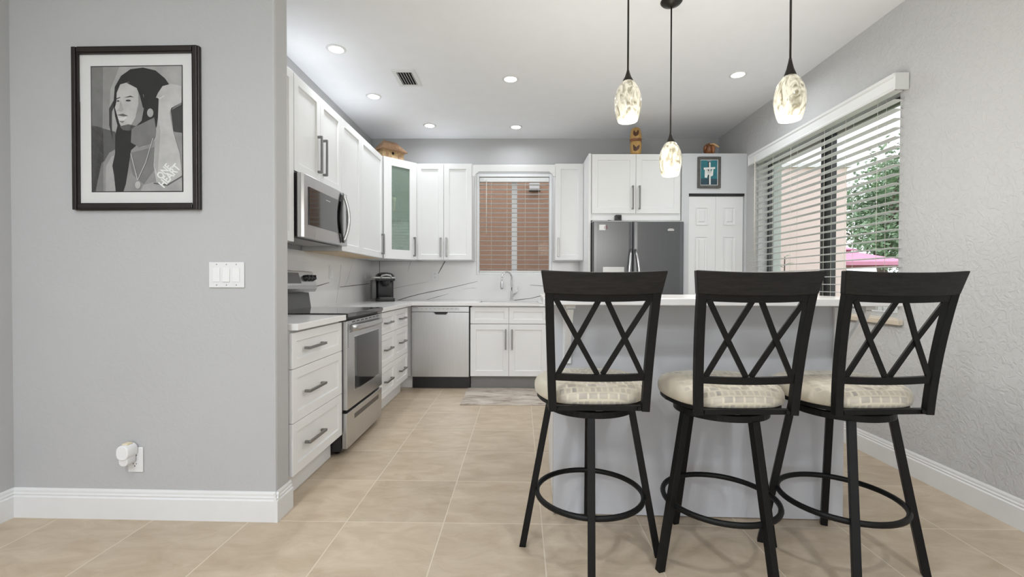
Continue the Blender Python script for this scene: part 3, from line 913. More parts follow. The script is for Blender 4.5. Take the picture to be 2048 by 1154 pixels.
hb.tube(pts, .016, n=10, sx=1.3, sy=.7)
obj('handle', hb, M['steel'], odo)
vt = MB(FLF)
for i in range(7):
    y = RG0 + .09 + i * .085
    vt.box(y, y + .06, hx_ - .001, hx_ + .001, .857, .864)
vt.box(RG0 + .05, RG0 + .11, hx_ - .001, hx_ + .001, .795, .80).box(RG1 - .11, RG1 - .05, hx_ - .001, hx_ + .001, .795, .80)
obj('vent_slots', vt, M['black'], odo)
st_ = MB(FLF)
for i in range(12):
    st_.box(RG0 + .018, RG0 + .026, hx_ - .001, hx_ + .0006, .70 + i * .013, .707 + i * .013)
obj('side_vent', st_, M['black'], odo)
dm = MB(FLF).box(RG0 + .004, RG1 - .004, xo, xo + .034, .045, .275)
dmo = obj('drawer', dm, M['steel'], rg, bevel=.004)
obj('drawer_grip', MB(FLF).box(RG0 + .14, RG1 - .09, xo + .033, xo + .035, .205, .238), M['steeldark'], dmo, bevel=.001)
for y in (RG0 + .06, RG1 - .06):
    for x in (XB - .06, LB + .1):
        obj('foot', MB().lathe([(.0005, 0), (.015, 0), (.015, .032), (.0005, .032)], (x, y, .0), 10), M['black'], rg)
bgx = XL + .02
bgm = MB()
bgm.prism([(bgx, .922), (bgx + .055, .922), (bgx + .035, 1.045), (bgx, 1.045)], RG0 + .01, RG1 - .01, 'xz') if False else None
bgm.add([], [])
prof_low = [(bgx, .922), (bgx + .05, .922), (bgx + .032, 1.04), (bgx, 1.04)]
prof_top = [(bgx, 1.047), (bgx + .075, 1.047), (bgx + .092, 1.075), (bgx + .088, 1.10), (bgx + .055, 1.205), (bgx + .03, 1.21), (bgx, 1.21)]
bl = MB(); bl.prism(prof_low, RG0 + .02, RG1 - .02, 'xz')
obj('back_riser', bl, M['grayplastic'], rg)
bt = MB(); bt.prism(prof_top, RG0, RG1, 'xz')
bgo = obj('control_panel', bt, M['steel'], rg, bevel=.003)
sl_n = Vector((.105, 0, .033)).normalized()   # outward normal of the sloped control face
def slope(y, t_, out=0.0):
    a = Vector((bgx + .088, y, 1.10)).lerp(Vector((bgx + .055, y, 1.205)), t_)
    return a + sl_n * out
for y in (RG0 + .055, RG0 + .12, RG1 - .17, RG1 - .11, RG1 - .05):
    kb = MB()
    c = slope(y, .5)
    kb.tube([c, c + sl_n * .006, c + sl_n * .03], [.026, .024, .019], n=14, smooth=True)
    kb.bar(c + sl_n * .028 + Vector((0, 0, -.018)), c + sl_n * .028 + Vector((0, 0, .018)), .012, .012)
    obj('knob', kb, M['black'], bgo)
dp = MB()
y0, y1 = RG0 + .22, RG1 - .25
dp.add([slope(y0, .12, .001), slope(y1, .12, .001), slope(y1, .88, .001), slope(y0, .88, .001), slope(y0, .12, -.003), slope(y1, .12, -.003), slope(y1, .88, -.003), slope(y0, .88, -.003)],
       [(0, 1, 2, 3), (4, 7, 6, 5), (0, 4, 5, 1), (1, 5, 6, 2), (2, 6, 7, 3), (3, 7, 4, 0)])
obj('display', dp, M['grayplastic'], bgo)

# ------------------------------------------------------------------ microwave
MW0, MW1, MZ0, MZ1 = 2.832, 3.588, 1.408, 1.815
mw = empty('microwave', (XL + .2, 3.21, MZ0), 'stainless steel over-the-range microwave with bowed handle', 'microwave')
xm = XU + .012
obj('body', MB().box(LB + .015, xm, MW0 + .002, MW1 - .002, MZ0 + .004, MZ1 - .002), M['black'], mw)
df = MB(FLF)
df.prism([(xm + .001, MW0), (xm + .030, MW0), (xm + .043, MW0 + .03), (xm + .048, 3.2), (xm + .043, MW1 - .02), (xm + .035, MW1), (xm + .001, MW1)], MZ0, MZ1, 'xy') if False else None
P = [(MW0, xm + .001), (MW0, xm + .026), (MW0 + .018, xm + .038), (3.0, xm + .043), (3.4, xm + .043), (MW1 - .02, xm + .040), (MW1, xm + .030), (MW1, xm + .001)]
df.prism(P, MZ0, MZ1, 'xy')
dfo = obj('door', df, M['steel'], mw, bevel=.003)
xg = xm + .0435
WN = (MW0 + .075, MW1 - .105, MZ0 + .085, MZ1 - .075)
obj('door_window', MB(FLF).box(WN[0], WN[1], xg - .004, xg + .002, WN[2], WN[3]), M['blackglass'], dfo, bevel=.001)
lbm = MB(FLF).box(3.16, 3.235, xg + .002, xg + .0026, MZ1 - .118, MZ1 - .112)
obj('printed_mark', lbm, M['silverplastic'], dfo)
# bowed handle: two arcs meeting at their ends
hm = MB()
zc, hh = (MZ0 + MZ1) / 2 + .005, .185
def arc(amp_y, amp_x):
    P_ = []
    for i in range(17):
        q = -1 + 2 * i / 16
        k = 1 - q * q
        P_.append((xg + .008 + amp_x * k, MW1 - .125 + amp_y * k, zc + hh * q))
    return P_
hm.tube(arc(.040, .030), .010, n=8, sx=1.4, sy=.8)
obj('handle', hm, M['steel'], dfo)
hm2 = MB().tube(arc(-.055, .004), .013, n=8, sx=1.4, sy=.5)
obj('handle_recess', hm2, M['black'], dfo)
obj('control_strip', MB(FLF).box(MW1 - .03, MW1 - .012, xg - .006, xg - .001, MZ0 + .10, MZ1 - .10), M['blackglass'], dfo)
vn = MB().box(LB + .05, xm - .03, MW0 + .03, MW1 - .03, MZ0 - .004, MZ0 + .004)
obj('vent_grille', vn, M['nickel'], mw)

# ------------------------------------------------------------------ fridge
fr = empty('refrigerator', (1.22, 5.0, 0), 'grey steel side-by-side refrigerator', 'refrigerator')
FX0, FX1, FS, FY, FZ = .768, 1.684, 1.173, 4.55, 1.752
obj('body', MB().box(FX0 + .004, FX1 - .004, FY + .05, YW - .05, .03, FZ - .004), M['grayplastic'], fr)
def fdoor(x0, x1):
    P = [(x0, FY + .046), (x0, FY + .010), (x0 + .012, FY + .003), (x0 + .04, FY), (x1 - .04, FY), (x1 - .012, FY + .003), (x1, FY + .010), (x1, FY + .046)]
    return MB().prism(P, .09, FZ - .012, 'xy')
ld = obj('door', fdoor(FX0, FS - .003), M['steeldark'], fr, bevel=.002)
rd = obj('door', fdoor(FS + .003, FX1), M['steeldark'], fr, bevel=.002)
obj('top_trim', MB().box(FX0, FX1, FY + .012, FY + .2, FZ - .010, FZ), M['silverplastic'], fr, bevel=.003)
obj('kick_grille', MB().box(FX0 + .01, FX1 - .01, FY + .03, FY + .05, .01, .085), M['black'], fr)
for s_, dr_ in ((-1, ld), (1, rd)):
    pts = []
    for i in range(15):
        q = i / 14
        zz = 1.46 - .86 * q
        o_ = math.sin(math.pi * q) ** .4 * .05
        bow = math.sin(math.pi * q) ** .8
        pts.append((FS + s_ * (.022 + .035 * bow), FY - .004 - o_, zz))
    obj('handle', MB().tube(pts, .012, n=10), M['steel'], dr_)
dsp = MB().box(.87, 1.085, FY - .003, FY + .002, .98, 1.285)
dso = obj('dispenser', dsp, M['silverplastic'], ld, bevel=.002)
obj('dispenser_recess', MB().box(.885, 1.07, FY - .0045, FY - .003, .99, 1.19), M['black'], dso)
bdg = MB(FBK); bdg.box(1.51, 1.59, -FY, -FY + .004, 1.632, 1.646).prism([(1.52, 1.648), (1.58, 1.648), (1.585, 1.66), (1.57, 1.672), (1.53, 1.672), (1.515, 1.66)], -FY, -FY + .005, 'xz', mi=1)
obj('badge', bdg, [M['grayplastic'], M['chrome']], rd)
mg = empty('fridge_magnet', (.895, FY, 1.66), 'small white card magnet with a dark red number on the left fridge door', 'magnet')
obj('card', MB(FBK).box(.832, .895, -FY + .0005, -FY + .002, 1.655, 1.71), M['paper'], mg)
V, F = text_mesh('15', .045)
mt = MB(FBK); mt.add([(v.x + .897, -FY + .003 + v.z, v.y + 1.68) for v in V], F)
obj('printed_number', mt, M['maroon'], mg)
cb = empty('security_camera', (1.03, FY + .12, FZ), 'small black cube camera standing on top of the fridge', 'camera')
obj('housing', MB().box(1.005, 1.070, FY + .05, FY + .11, FZ + .002, FZ + .067), M['black'], cb, bevel=.008)
obj('lens', MB().tube([(1.042, FY + .051, FZ + .036), (1.042, FY + .044, FZ + .036)], .014, n=14), M['blackglass'], cb)
obj('cable', MB().tube([(1.0, FY + .06, FZ + .004), (.97, FY + .05, FZ + .006), (.93, FY + .06, FZ + .012)], .003, n=6), M['black'], cb)

# ------------------------------------------------------------------ coffee maker
cf = empty('coffee_maker', (-1.475, 5.03, .9145), 'black single-serve coffee maker with silver lid band in the counter corner', 'coffee maker')
def cl(name, mb, m, parent=cf, **kw): return obj(name, mb, m, parent, local=True, **kw)
cl('base', MB().prism(rr(-.095, .095, -.15, .12, .03), 0, .035, 'xy', smooth=True), M['black'], bevel=.003)
P = []
cl('column', MB().prism(rr(-.095, .095, -.02, .12, .03), .035, .235, 'xy', smooth=True), M['black'], bevel=.003)
tank = MB().prism(rr(-.150, -.097, -.07, .11, .014), .02, .235, 'xy', smooth=True)
cl('water_tank', tank, M['grayplastic'], bevel=.003)
cl('brew_head', MB().prism(rr(-.098, .098, -.13, .12, .03), .225, .262, 'xy', smooth=True), M['black'], bevel=.004)
lid = MB()
for i in range(7):
    a = i / 6
    pass
lid.lathe([(.118, 0), (.112, .018), (.09, .036), (.05, .048), (.0, .052)], (0, -.005, .272), 24, sx=.9, sy=1.1)
cl('lid', lid, M['blackglass'])
cl('silver_band', MB().prism(rr(-.150, .102, -.134, .122, .03), .252, .270, 'xy', smooth=True), M['silverplastic'], bevel=.003)
cl('handle', MB().tube([(-.055, -.135, .262), (-.045, -.155, .285), (0, -.165, .292), (.045, -.155, .285), (.055, -.135, .262)], .010, n=8), M['silverplastic'])
cl('spout', MB().lathe([(.0, -.05), (.04, -.048), (.048, 0)], (0, -.09, .225), 18), M['black'])
cl('drip_tray', MB().prism(rr(-.075, .075, -.15, -.025, .02), .035, .045, 'xy'), M['grayplastic'])
cl('cord', MB().tube([(-.04, .11, .25), (-.045, .16, .30), (-.04, .20, .36), (-.04, .21, .455)], .003, n=6), M['black'])
cf.rotation_euler = (0, 0, R(22))

# ------------------------------------------------------------------ faucet
fx, fy = -.055, 5.225
fa = empty('faucet', (fx, fy, .914), 'chrome pull-down gooseneck faucet behind the sink', 'faucet')
obj('base', MB().lathe([(.0, 0), (.027, 0), (.027, .006), (.018, .01), (.016, .11), (.0, .112)], (fx, fy, .9142), 18), M['chrome'], fa)
pts = [(fx, fy, .99)]
dv = Vector((-.75, -.66, 0)).normalized()
rad = .075
pts += [(fx, fy, 1.10), (fx, fy, 1.17)]
for i in range(1, 12):
    q = math.pi * i / 11
    o_ = dv * (rad - rad * math.cos(q))
    pts.append((fx + o_.x, fy + o_.y, 1.17 + rad * math.sin(q)))
obj('neck', MB().tube(pts, .0105, n=12), M['chrome'], fa)
ex = Vector((fx, fy, 0)) + dv * 2 * rad
obj('spray_head', MB().lathe([(.0, .0), (.016, .002), (.018, .02), (.0145, .085), (.011, .125), (.0, .126)], (ex.x, ex.y, 1.047), 14), M['chrome'], fa)
obj('collar', MB().lathe([(.0115, 0), (.0115, .012)], (ex.x, ex.y, 1.135), 12), M['black'], fa)
obj('lever', MB().tube([(fx + .012, fy - .004, .97), (fx + .045, fy - .01, 1.0), (fx + .062, fy - .014, 1.02), (fx + .066, fy - .014, 1.10)], [.012, .012, .009, .005], n=8), M['chrome'], fa)

# ------------------------------------------------------------------ things on the cabinets
hc = (A + B_) / 2 + nx * .108 - ux * .055
bh = empty('birdhouse', (hc.x, hc.y, UZ1), 'straw-coloured wooden birdhouse with reed roof on the corner cabinet', 'birdhouse')
FH = frame(hc, ux, -nx)
w_, dpt = .126, .075
obj('walls', MB(FH).box(-w_, w_, -dpt, dpt, UZ1 + .001, UZ1 + .09), M['birdwood'], bh)
rf = MB(FH)
z0, z1 = UZ1 + .09, UZ1 + .205
V = [(-w_ - .03, -dpt - .04, z0), (w_ + .03, -dpt - .04, z0), (w_ + .03, dpt + .04, z0), (-w_ - .03, dpt + .04, z0), (-w_ + .05, 0, z1), (w_ - .05, 0, z1)]
rf.add(V, [(0, 1, 5, 4), (1, 2, 5), (2, 3, 4, 5), (3, 0, 4), (0, 3, 2, 1)])
for i in range(22):
    q = (i + .5) / 22
    a0 = -w_ - .03 + (2 * w_ + .06) * q; a1 = -w_ + .05 + (2 * w_ - .10) * q
    rf.tube([(a0, dpt + .042, z0 + .001), (a1, .002, z1 + .001)], .0042, n=5)
obj('roof', rf, M['birdroof'], bh)
obj('entrance_hole', MB(FH).tube([(-.005, dpt - .002, UZ1 + .065), (-.005, dpt + .0015, UZ1 + .065)], .015, n=18), M['darkhole'], bh)
for u in (-.075, .075):
    obj('shutter', MB(FH).box(u - .016, u + .016, dpt, dpt + .004, UZ1 + .012, UZ1 + .062), M['birdroof'], bh)
obj('perch_ledge', MB(FH).box(-.032, .022, dpt, dpt + .012, UZ1 + .002, UZ1 + .036), M['birdwood'], bh)

tz = 2.454
tx, ty = 1.238, 4.72
tt = empty('carved_vase', (tx, ty, tz), 'golden carved wooden vase with dark rooster shapes above the fridge', 'vase')
prof = [(.0, 0), (.048, 0), (.055, .03), (.060, .10), (.057, .14), (.054, .15), (.059, .16), (.060, .19), (.054, .235), (.044, .268), (.030, .281), (.0, .285)]
obj('body', MB().lathe(prof, (tx, ty, tz), 24), M['carve'], tt)
def rad_at(z):
    for (r0, z0_), (r1, z1_) in zip(prof[1:-1], prof[2:]):
        if z0_ <= z <= z1_ and z1_ > z0_: return r0 + (r1 - r0) * (z - z0_) / (z1_ - z0_)
    return .05
def wrap(poly, lift=.002):
    m_ = MB()
    V = []
    for u, z in poly:
        r_ = rad_at(z) + lift
        a = -math.pi / 2 + u / r_ - .25
        V.append((tx + r_ * math.cos(a), ty + r_ * math.sin(a), tz + z))
    cu_ = sum(p_[0] for p_ in poly) / len(poly); cz_ = sum(p_[1] for p_ in poly) / len(poly)
    r_ = rad_at(cz_) + lift + .002
    a = -math.pi / 2 + cu_ / r_ - .25
    V.append((tx + r_ * math.cos(a), ty + r_ * math.sin(a), tz + cz_))
    n_ = len(poly)
    m_.add(V, [(i, (i + 1) % n_, n_) for i in range(n_)])
    return m_
rooster = [(-.028, .10), (-.020, .095), (-.014, .075), (.004, .066), (.022, .08), (.040, .095), (.042, .075), (.034, .05), (.016, .034), (-.004, .028), (-.022, .038), (-.026, .06)]
obj('rooster_relief', wrap(rooster), M['carvedark'], tt, label='dark rooster shape, lower')
hen = [(-.026, .235), (-.016, .245), (-.010, .225), (.008, .218), (.020, .225), (.024, .25), (.032, .235), (.032, .205), (.018, .188), (0, .178), (-.018, .188), (-.028, .21)]
obj('rooster_relief', wrap(hen), M['carvedark'], tt, label='dark bird shape, upper')
obj('carved_band', MB().lathe([(.0615, .132), (.0575, .142), (.058, .15), (.0625, .162)], (tx, ty, tz), 24), M['redwood'], tt)
ax, ay = 2.0, 4.73
an = empty('carved_animal', (ax, ay, tz), 'small red-brown carved wooden animal with pale tusk above the cross picture', 'carving')
bm_ = MB()
bm_.lathe([(.0, .0), (.035, .004), (.048, .04), (.052, .075), (.042, .105), (.02, .12), (.0, .122)], (ax, ay, tz + .002), 18, sx=1.0, sy=1.2)
bm_.tube([(ax - .035, ay - .03, tz + .09), (ax - .05, ay - .035, tz + .07), (ax - .055, ay - .03, tz + .04)], [.02, .018, .008], n=8)
obj('body', bm_, M['redwood'], an)
obj('trunk', MB().tube([(ax + .01, ay - .055, tz + .085), (ax + .02, ay - .072, tz + .055), (ax + .018, ay - .072, tz + .02), (ax + .024, ay - .07, tz + .004)], [.022, .018, .014, .010], n=8), M['redwood'], an)
obj('tusk', MB().tube([(ax - .012, ay - .06, tz + .10), (ax + .02, ay - .075, tz + .098), (ax + .05, ay - .085, tz + .075), (ax + .072, ay - .085, tz + .06)], [.006, .010, .010, .004], n=8), M['tan'], an)
obj('ear', MB().lathe([(.0, 0), (.03, .002), (.03, .008), (.0, .01)], (ax + .03, ay - .035, tz + .06), 12, sx=.6, sy=1.0), M['carvedark'], an)

# picture of the draped cross
cpic = empty('framed_picture', (1.968, YT, 2.10), 'small framed print of a white-draped cross on teal above the pantry door', 'picture')
PX = (1.850, 2.086, 2.098, 2.415)
f = MB(FBK)
yp = -YT + .001
f.ring(PX[0], PX[1], PX[2], PX[3], .026, yp, yp + .018)
obj('frame', f, M['greyframe'], cpic, bevel=.002)
pr = MB(FBK)
i0, i1, j0, j1 = PX[0] + .024, PX[1] - .024, PX[2] + .024, PX[3] - .024
pr.box(i0, i1, yp, yp + .006, j0, j1, 0)
b0_ = .009
def flat(poly, lv, mi): pr.add([(u, yp + .006 + lv * .0004, z) for u, z in poly], [list(range(len(poly)))], mi)
flat([(i0 + b0_, j0 + b0_), (i1 - b0_, j0 + b0_), (i1 - b0_, j1 - b0_), (i0 + b0_, j1 - b0_)], 1, 1)
flat([(i0 + b0_, j0 + b0_), (i1 - b0_, j0 + b0_), (i1 - b0_, j0 + .07), (i0 + b0_, j0 + .075)], 2, 2)
mx_ = (i0 + i1) / 2
flat([(mx_ + .002, j0 + .012), (mx_ + .018, j0 + .012), (mx_ + .015, j1 - .03), (mx_ - .002, j1 - .03)], 3, 0)
flat([(mx_ - .008, j0 + .012), (mx_ + .002, j0 + .012), (mx_ - .001, j1 - .018), (mx_ - .012, j1 - .018)], 3, 3)
flat([(mx_ - .055, j1 - .105), (mx_ + .062, j1 - .098), (mx_ + .062, j1 - .078), (mx_ - .055, j1 - .085)], 4, 0)
flat([(mx_ - .062, j1 - .107), (mx_ - .055, j1 - .105), (mx_ - .055, j1 - .085), (mx_ - .062, j1 - .088)], 4, 3)
flat([(mx_ - .043, j1 - .09), (mx_ - .028, j1 - .085), (mx_ - .01, j1 - .12), (mx_ + .02, j1 - .13), (mx_ + .038, j1 - .085), (mx_ + .045, j1 - .09), (mx_ + .04, j1 - .165),
      (mx_ + .02, j1 - .175), (mx_ + .005, j1 - .15), (mx_ - .012, j1 - .16), (mx_ - .02, j1 - .19), (mx_ - .044, j1 - .185)], 5, 0)
for k in range(4):
    flat([(mx_ - .03 + k * .014, j1 - .10), (mx_ - .026 + k * .014, j1 - .10), (mx_ - .008 + k * .010, j1 - .145), (mx_ - .012 + k * .010, j1 - .145)], 6, 4)
flat([(mx_ - .016, j1 - .022), (mx_ + .02, j1 - .022), (mx_ + .02, j1 - .014), (mx_ - .016, j1 - .014)], 6, 4)
obj('print', pr, [M['paper'], M['teal'], M['navy'], M['black'], M['p5']], cpic)

# ------------------------------------------------------------------ island
IX0, IX1, IY0, IY1 = .181, 1.545, 2.145, 2.27
isl = empty('breakfast_bar', (.86, 2.45, 0), 'pale grey breakfast bar base behind the three stools', 'kitchen island')
FI = frame((.863, 2.150, 0), (1, -.032, 0), (-.032, -1, 0))
hw = (IX1 - IX0) / 2
obj('front_panel', MB(FI).box(-hw, hw, -.02, 0, .004, 1.025), M['island'], isl, bevel=.001)
obj('knee_wall', MB(FI).box(-hw + .002, hw - .002, -.125, -.021, .004, 1.025), M['island'], isl)
obj('body', MB(FI).box(-hw + .004, hw - .004, -.70, -.126, .11, .879), M['cab'], isl)
obj('toe_kick', MB(FI).box(-hw + .004, hw - .004, -.63, -.126, .004, .11), M['cab'], isl)
for u in (-.62, .645):
    br = MB(FI)
    br.box(u - .02, u + .02, .001, .014, .735, 1.024).box(u - .02, u + .02, .014, .21, 1.010, 1.024)
    br.tube([(u, .012, .765), (u, .195, 1.008)], math.sqrt(.5), n=4, smooth=False, rot=math.pi / 4, up=(1, 0, 0), sx=.026, sy=.016)
    bo = obj('bracket', br, M['trim'], isl, label='white triangular bracket under the bar top')
    obj('screw', MB(FI).tube([(u, .014, .75), (u, .0155, .75)], .005, n=8), M['black'], bo)
    obj('screw', MB(FI).tube([(u, .014, .95), (u, .0155, .95)], .004, n=8), M['black'], bo)
bt_ = MB(FI).box(-hw - .058, hw + .068, -.40, .243, 1.026, 1.057)
obj('countertop', bt_, M['quartz'], bevel=.004, label='raised white quartz bar top above the three stools', cat='countertop')
lc = MB(FI).box(-hw - .02, hw + .02, -.74, -.127, .88, .914)
obj('countertop', lc, M['quartz'], bevel=.003, label='lower white quartz worktop on the kitchen side of the breakfast bar', cat='countertop')

# ------------------------------------------------------------------ bar stools
def circle(r, z, n=48): return [(r * math.cos(2 * math.pi * i / n), r * math.sin(2 * math.pi * i / n), z) for i in range(n)]
LABELS = ['black bar stool with lattice back, leftmost of the three at the breakfast bar',
          'black bar stool with lattice back, middle of the three at the breakfast bar',
          'black bar stool with lattice back, rightmost of the three, nearest the right wall']
BASE = {}
def make_stool():
    root = empty('bar_stool', (0, 0, 0), LABELS[0], 'bar stool', 'bar stools at the breakfast bar')
    L_ = lambda name, mb, m, par=root, **kw: obj(name, mb, m, par, local=True, **kw)
    for k in range(4):
        a = k * math.pi / 2
        lg = MB()
        c, s_ = math.cos(a), math.sin(a)
        t0, t1 = (.168 * c, .168 * s_, .612), (.279 * c, .279 * s_, .0)
        V = []
        hw_ = .0138
        for (x, y, z) in (t1, t0):
            for du, dv_ in ((-1, -1), (1, -1), (1, 1), (-1, 1)):
                V.append((x + c * du * hw_ - s_ * dv_ * hw_, y + s_ * du * hw_ + c * dv_ * hw_, z))
        lg.add(V, [(3, 2, 1, 0), (4, 5, 6, 7), (0, 1, 5, 4), (1, 2, 6, 5), (2, 3, 7, 6), (3, 0, 4, 7)])
        L_('leg', lg, M['stoolmetal'], bevel=.002)
    L_('foot_ring', MB().tube(circle(.218, .25), .0105, n=8, closed=True, sx=1.15), M['stoolmetal'])
    sr_ = MB().tube(circle(.168, .620), math.sqrt(.5), n=4, closed=True, smooth=False, rot=math.pi / 4, sx=.024, sy=.022)
    sr_.bar((-.168, 0, .626), (.168, 0, .626), .035, .008).bar((0, -.168, .626), (0, .168, .626), .035, .008)
    L_('swivel_ring', sr_, M['stoolmetal'])
    L_('swivel_plate', MB().lathe([(.0, .630), (.075, .630), (.075, .645), (.0, .645)], n=20), M['stoolmetal'])
    # seat outline
    def outline(sc_, n=56):
        P_ = []
        for i in range(n):
            q = 2 * math.pi * i / n
            c, s_ = math.cos(q), math.sin(q)
            ex_ = 2 / 3.2
            x = .228 * math.copysign(abs(c) ** ex_, c)
            y = .205 * math.copysign(abs(s_) ** ex_, s_)
            x *= 1 - .13 * max(0, -y / .205) - .06 * max(0, y / .205) ** 2
            P_.append((x * sc_, .012 + y * sc_))
        return P_
    pan = MB(); pan.prism(outline(.955), .647, .660, 'xy')
    L_('seat_frame', pan, M['stoolmetal'])
    cu = MB()
    rings = [(.93, .660), (.985, .668), (1.0, .683), (.995, .700), (.96, .717), (.88, .729), (.7, .738), (.4, .743), (.1, .745)]
    V, F = [], []
    n = 56
    for sc_, z in rings: V += [(x, y, z) for x, y in outline(sc_, n)]
    for i in range(len(rings) - 1):
        for k in range(n):
            F.append((i * n + k, i * n + (k + 1) % n, (i + 1) * n + (k + 1) % n, (i + 1) * n + k))
    cu.add(V, F, 0, True)
    cu.add(V[-n:], [list(range(n))], 0, True); cu.add(V[:n], [list(range(n))[::-1]])
    L_('seat_cushion', cu, M['fabric'], label='beige cushion with grey block pattern')
    # back: y and half-width as functions of height
    def by(z): 
        t_ = max(0, (z - .645) / .545)
        return -.198 - .03 * t_ - .062 * t_ * t_
    def bx(z):
        t_ = (z - .645) / .545
        return .172 + .024 * t_
    for s_ in (-1, 1):
        ps = MB()
        pts_ = [(s_ * bx(z), by(z), z) for z in [.645 + i * (1.09 - .645) / 8 for i in range(9)]]
        ps.tube(pts_, math.sqrt(.5), n=4, smooth=False, rot=math.pi / 4, up=(0, 1, 0), sx=.026, sy=.030)
        L_('back_post', ps, M['stoolmetal'], bevel=.002)
    mnt = MB().bar((-.172, -.192, .655), (.172, -.192, .655), .022, .018, up=(0, 0, 1))
    for x in (-.148, .148): mnt.tube([(x, -.204, .655), (x, -.212, .655)], .007, n=8)
    L_('mounting_bar', mnt, M['stoolmetal'])
    def rail(z0, z1, hx0, hx1, th, sag, dip):
        m_ = MB(); V, F = [], []
        n_ = 12
        for i in range(n_ + 1):
            q = -1 + 2 * i / n_
            bow = -sag * (1 - q * q)
            d_ = -dip * (1 - q * q)
            for z, hx_ in ((z0, hx0), (z1, hx1)):
                for s2 in (-1, 1):
                    V.append((q * hx_, by(z) + bow + s2 * th / 2, z + d_))
        for i in range(n_):
            k = i * 4
            F += [(k, k + 4, k + 6, k + 2), (k + 1, k + 3, k + 7, k + 5), (k + 2, k + 6, k + 7, k + 3), (k, k + 1, k + 5, k + 4)]
        F += [(0, 2, 3, 1), (4 * n_, 4 * n_ + 1, 4 * n_ + 3, 4 * n_ + 2)]
        return m_.add(V, F, 0, False)
    L_('top_rail', rail(1.084, 1.166, .209, .2225, .026, .016, .007), M['stoolwood'], bevel=.004, label='black-stained curved wooden top rail')
    L_('back_rail', rail(1.060, 1.086, bx(1.07), bx(1.08), .018, .015, .006), M['stoolmetal'])
    L_('back_rail', rail(.762, .788, bx(.77) - .012, bx(.78) - .012, .018, .010, .003), M['stoolmetal'])
    zt_, zb_ = 1.064, .784
    xt, xb = bx(zt_) - .018, bx(zb_) - .018
    for x0_, x1_, off_ in ((-xt + .004, -.010, 0), (-.012, -xb + .006, .006), (.012, xb - .006, 0), (xt - .004, .010, .006)):
        a_ = Vector((x0_, by(zt_) - .012 + off_, zt_)); b_ = Vector((x1_, by(zb_) - .008 + off_, zb_))
        mid_ = (a_ + b_) / 2; mid_.y = by(mid_.z) - .010 + off_
        L_('lattice_strip', MB().tube([a_, mid_, b_], math.sqrt(.5), n=4, smooth=False, rot=math.pi / 4, up=(0, 1, 0), sx=.007, sy=.019), M['stoolmetal'])
    return root
proto = make_stool()
spots = [(.306, 1.872, 0.5, -7.2), (.828, 1.832, 1.0, 17.8), (1.320, 1.842, 3.5, -24)]
for i, (x, y, sa, ba) in enumerate(spots):
    s_ = proto if i == 0 else copy_tree(proto)
    s_.location = (x, y, 0.0); s_.rotation_euler = (0, 0, R(sa)); s_['label'] = LABELS[i]
    for ch in s_.children:
        if ch.name.split('.')[0] in ('leg', 'foot_ring', 'swivel_ring', 'swivel_plate'):
            ch.rotation_euler = (0, 0, R(ba - sa))

# ------------------------------------------------------------------ pendants
def light(name, loc, watt, size, parent=None, col=(.93, .985, 1.03), kind='AREA', spread=None):
    l = bpy.data.lights.new(name, kind)
    l.energy = watt; l.color = col
    if kind == 'AREA':
        l.shape = 'DISK'; l.size = size
        if spread: l.spread = spread
    else:
        l.shadow_soft_size = size
    o = bpy.data.objects.new(name, l); C.objects.link(o)
    if parent is not None:
        o.parent = parent; o.location = Vector(loc) - OFF[parent.name]
    else: o.location = loc
    return o
def pendant(x, y, zb, label, cap=.05):
    root = empty('pendant_lamp', (x, y, H), label, 'pendant lamp', 'marbled glass pendant lamps')
    sh = .205
    zt = zb + sh
    outer = [(.047, 0), (.0555, .022), (.0625, .05), (.067, .085), (.0655, .115), (.059, .145), (.047, .173), (.034, .192), (.022, .203), (.018, .205)]
    m_ = MB()
    m_.lathe([(r - .003, z_) for r, z_ in outer[::-1]] + outer, (x, y, zb), 32)
    obj('shade', m_, M['shade'], root, label='lit cream and grey marbled glass shade')
    obj('bulb', MB().lathe([(.0, 0), (.03, .004), (.042, .02), (.042, .035), (.03, .07), (.014, .10), (.014, .15)], (x, y, zb + .012), 20), M['bulb'], root)
    obj('cap', MB().lathe([(.027, -.012), (.0255, 0), (.016, cap * .35), (.009, cap * .75), (.006, cap), (.0, cap)], (x, y, zt), 18), M['bronze'], root)
    obj('stem', MB().tube([(x, y, zt + cap - .002), (x, y, H - .02)], .0048, n=8), M['bronze'], root)
    obj('canopy', MB().lathe([(.0, -.034), (.012, -.034), (.03, -.024), (.055, -.014), (.064, -.004), (.064, 0)], (x, y, H - .0005), 28), M['bronze'], root)
    light('pendant_light', (x, y, zb - .17), PEND_WATT, .14, root, (1, .96, .88), kind='POINT')
pendant(.556, 2.275, 1.932, 'marbled glass pendant lamp hanging on the left, above the left stool')
pendant(.929, 2.742, 1.772, 'marbled glass pendant lamp hanging lowest, in front of the fridge cabinet')
pendant(1.247, 2.08, 1.868, 'marbled glass pendant lamp hanging on the right, before the large window', .075)

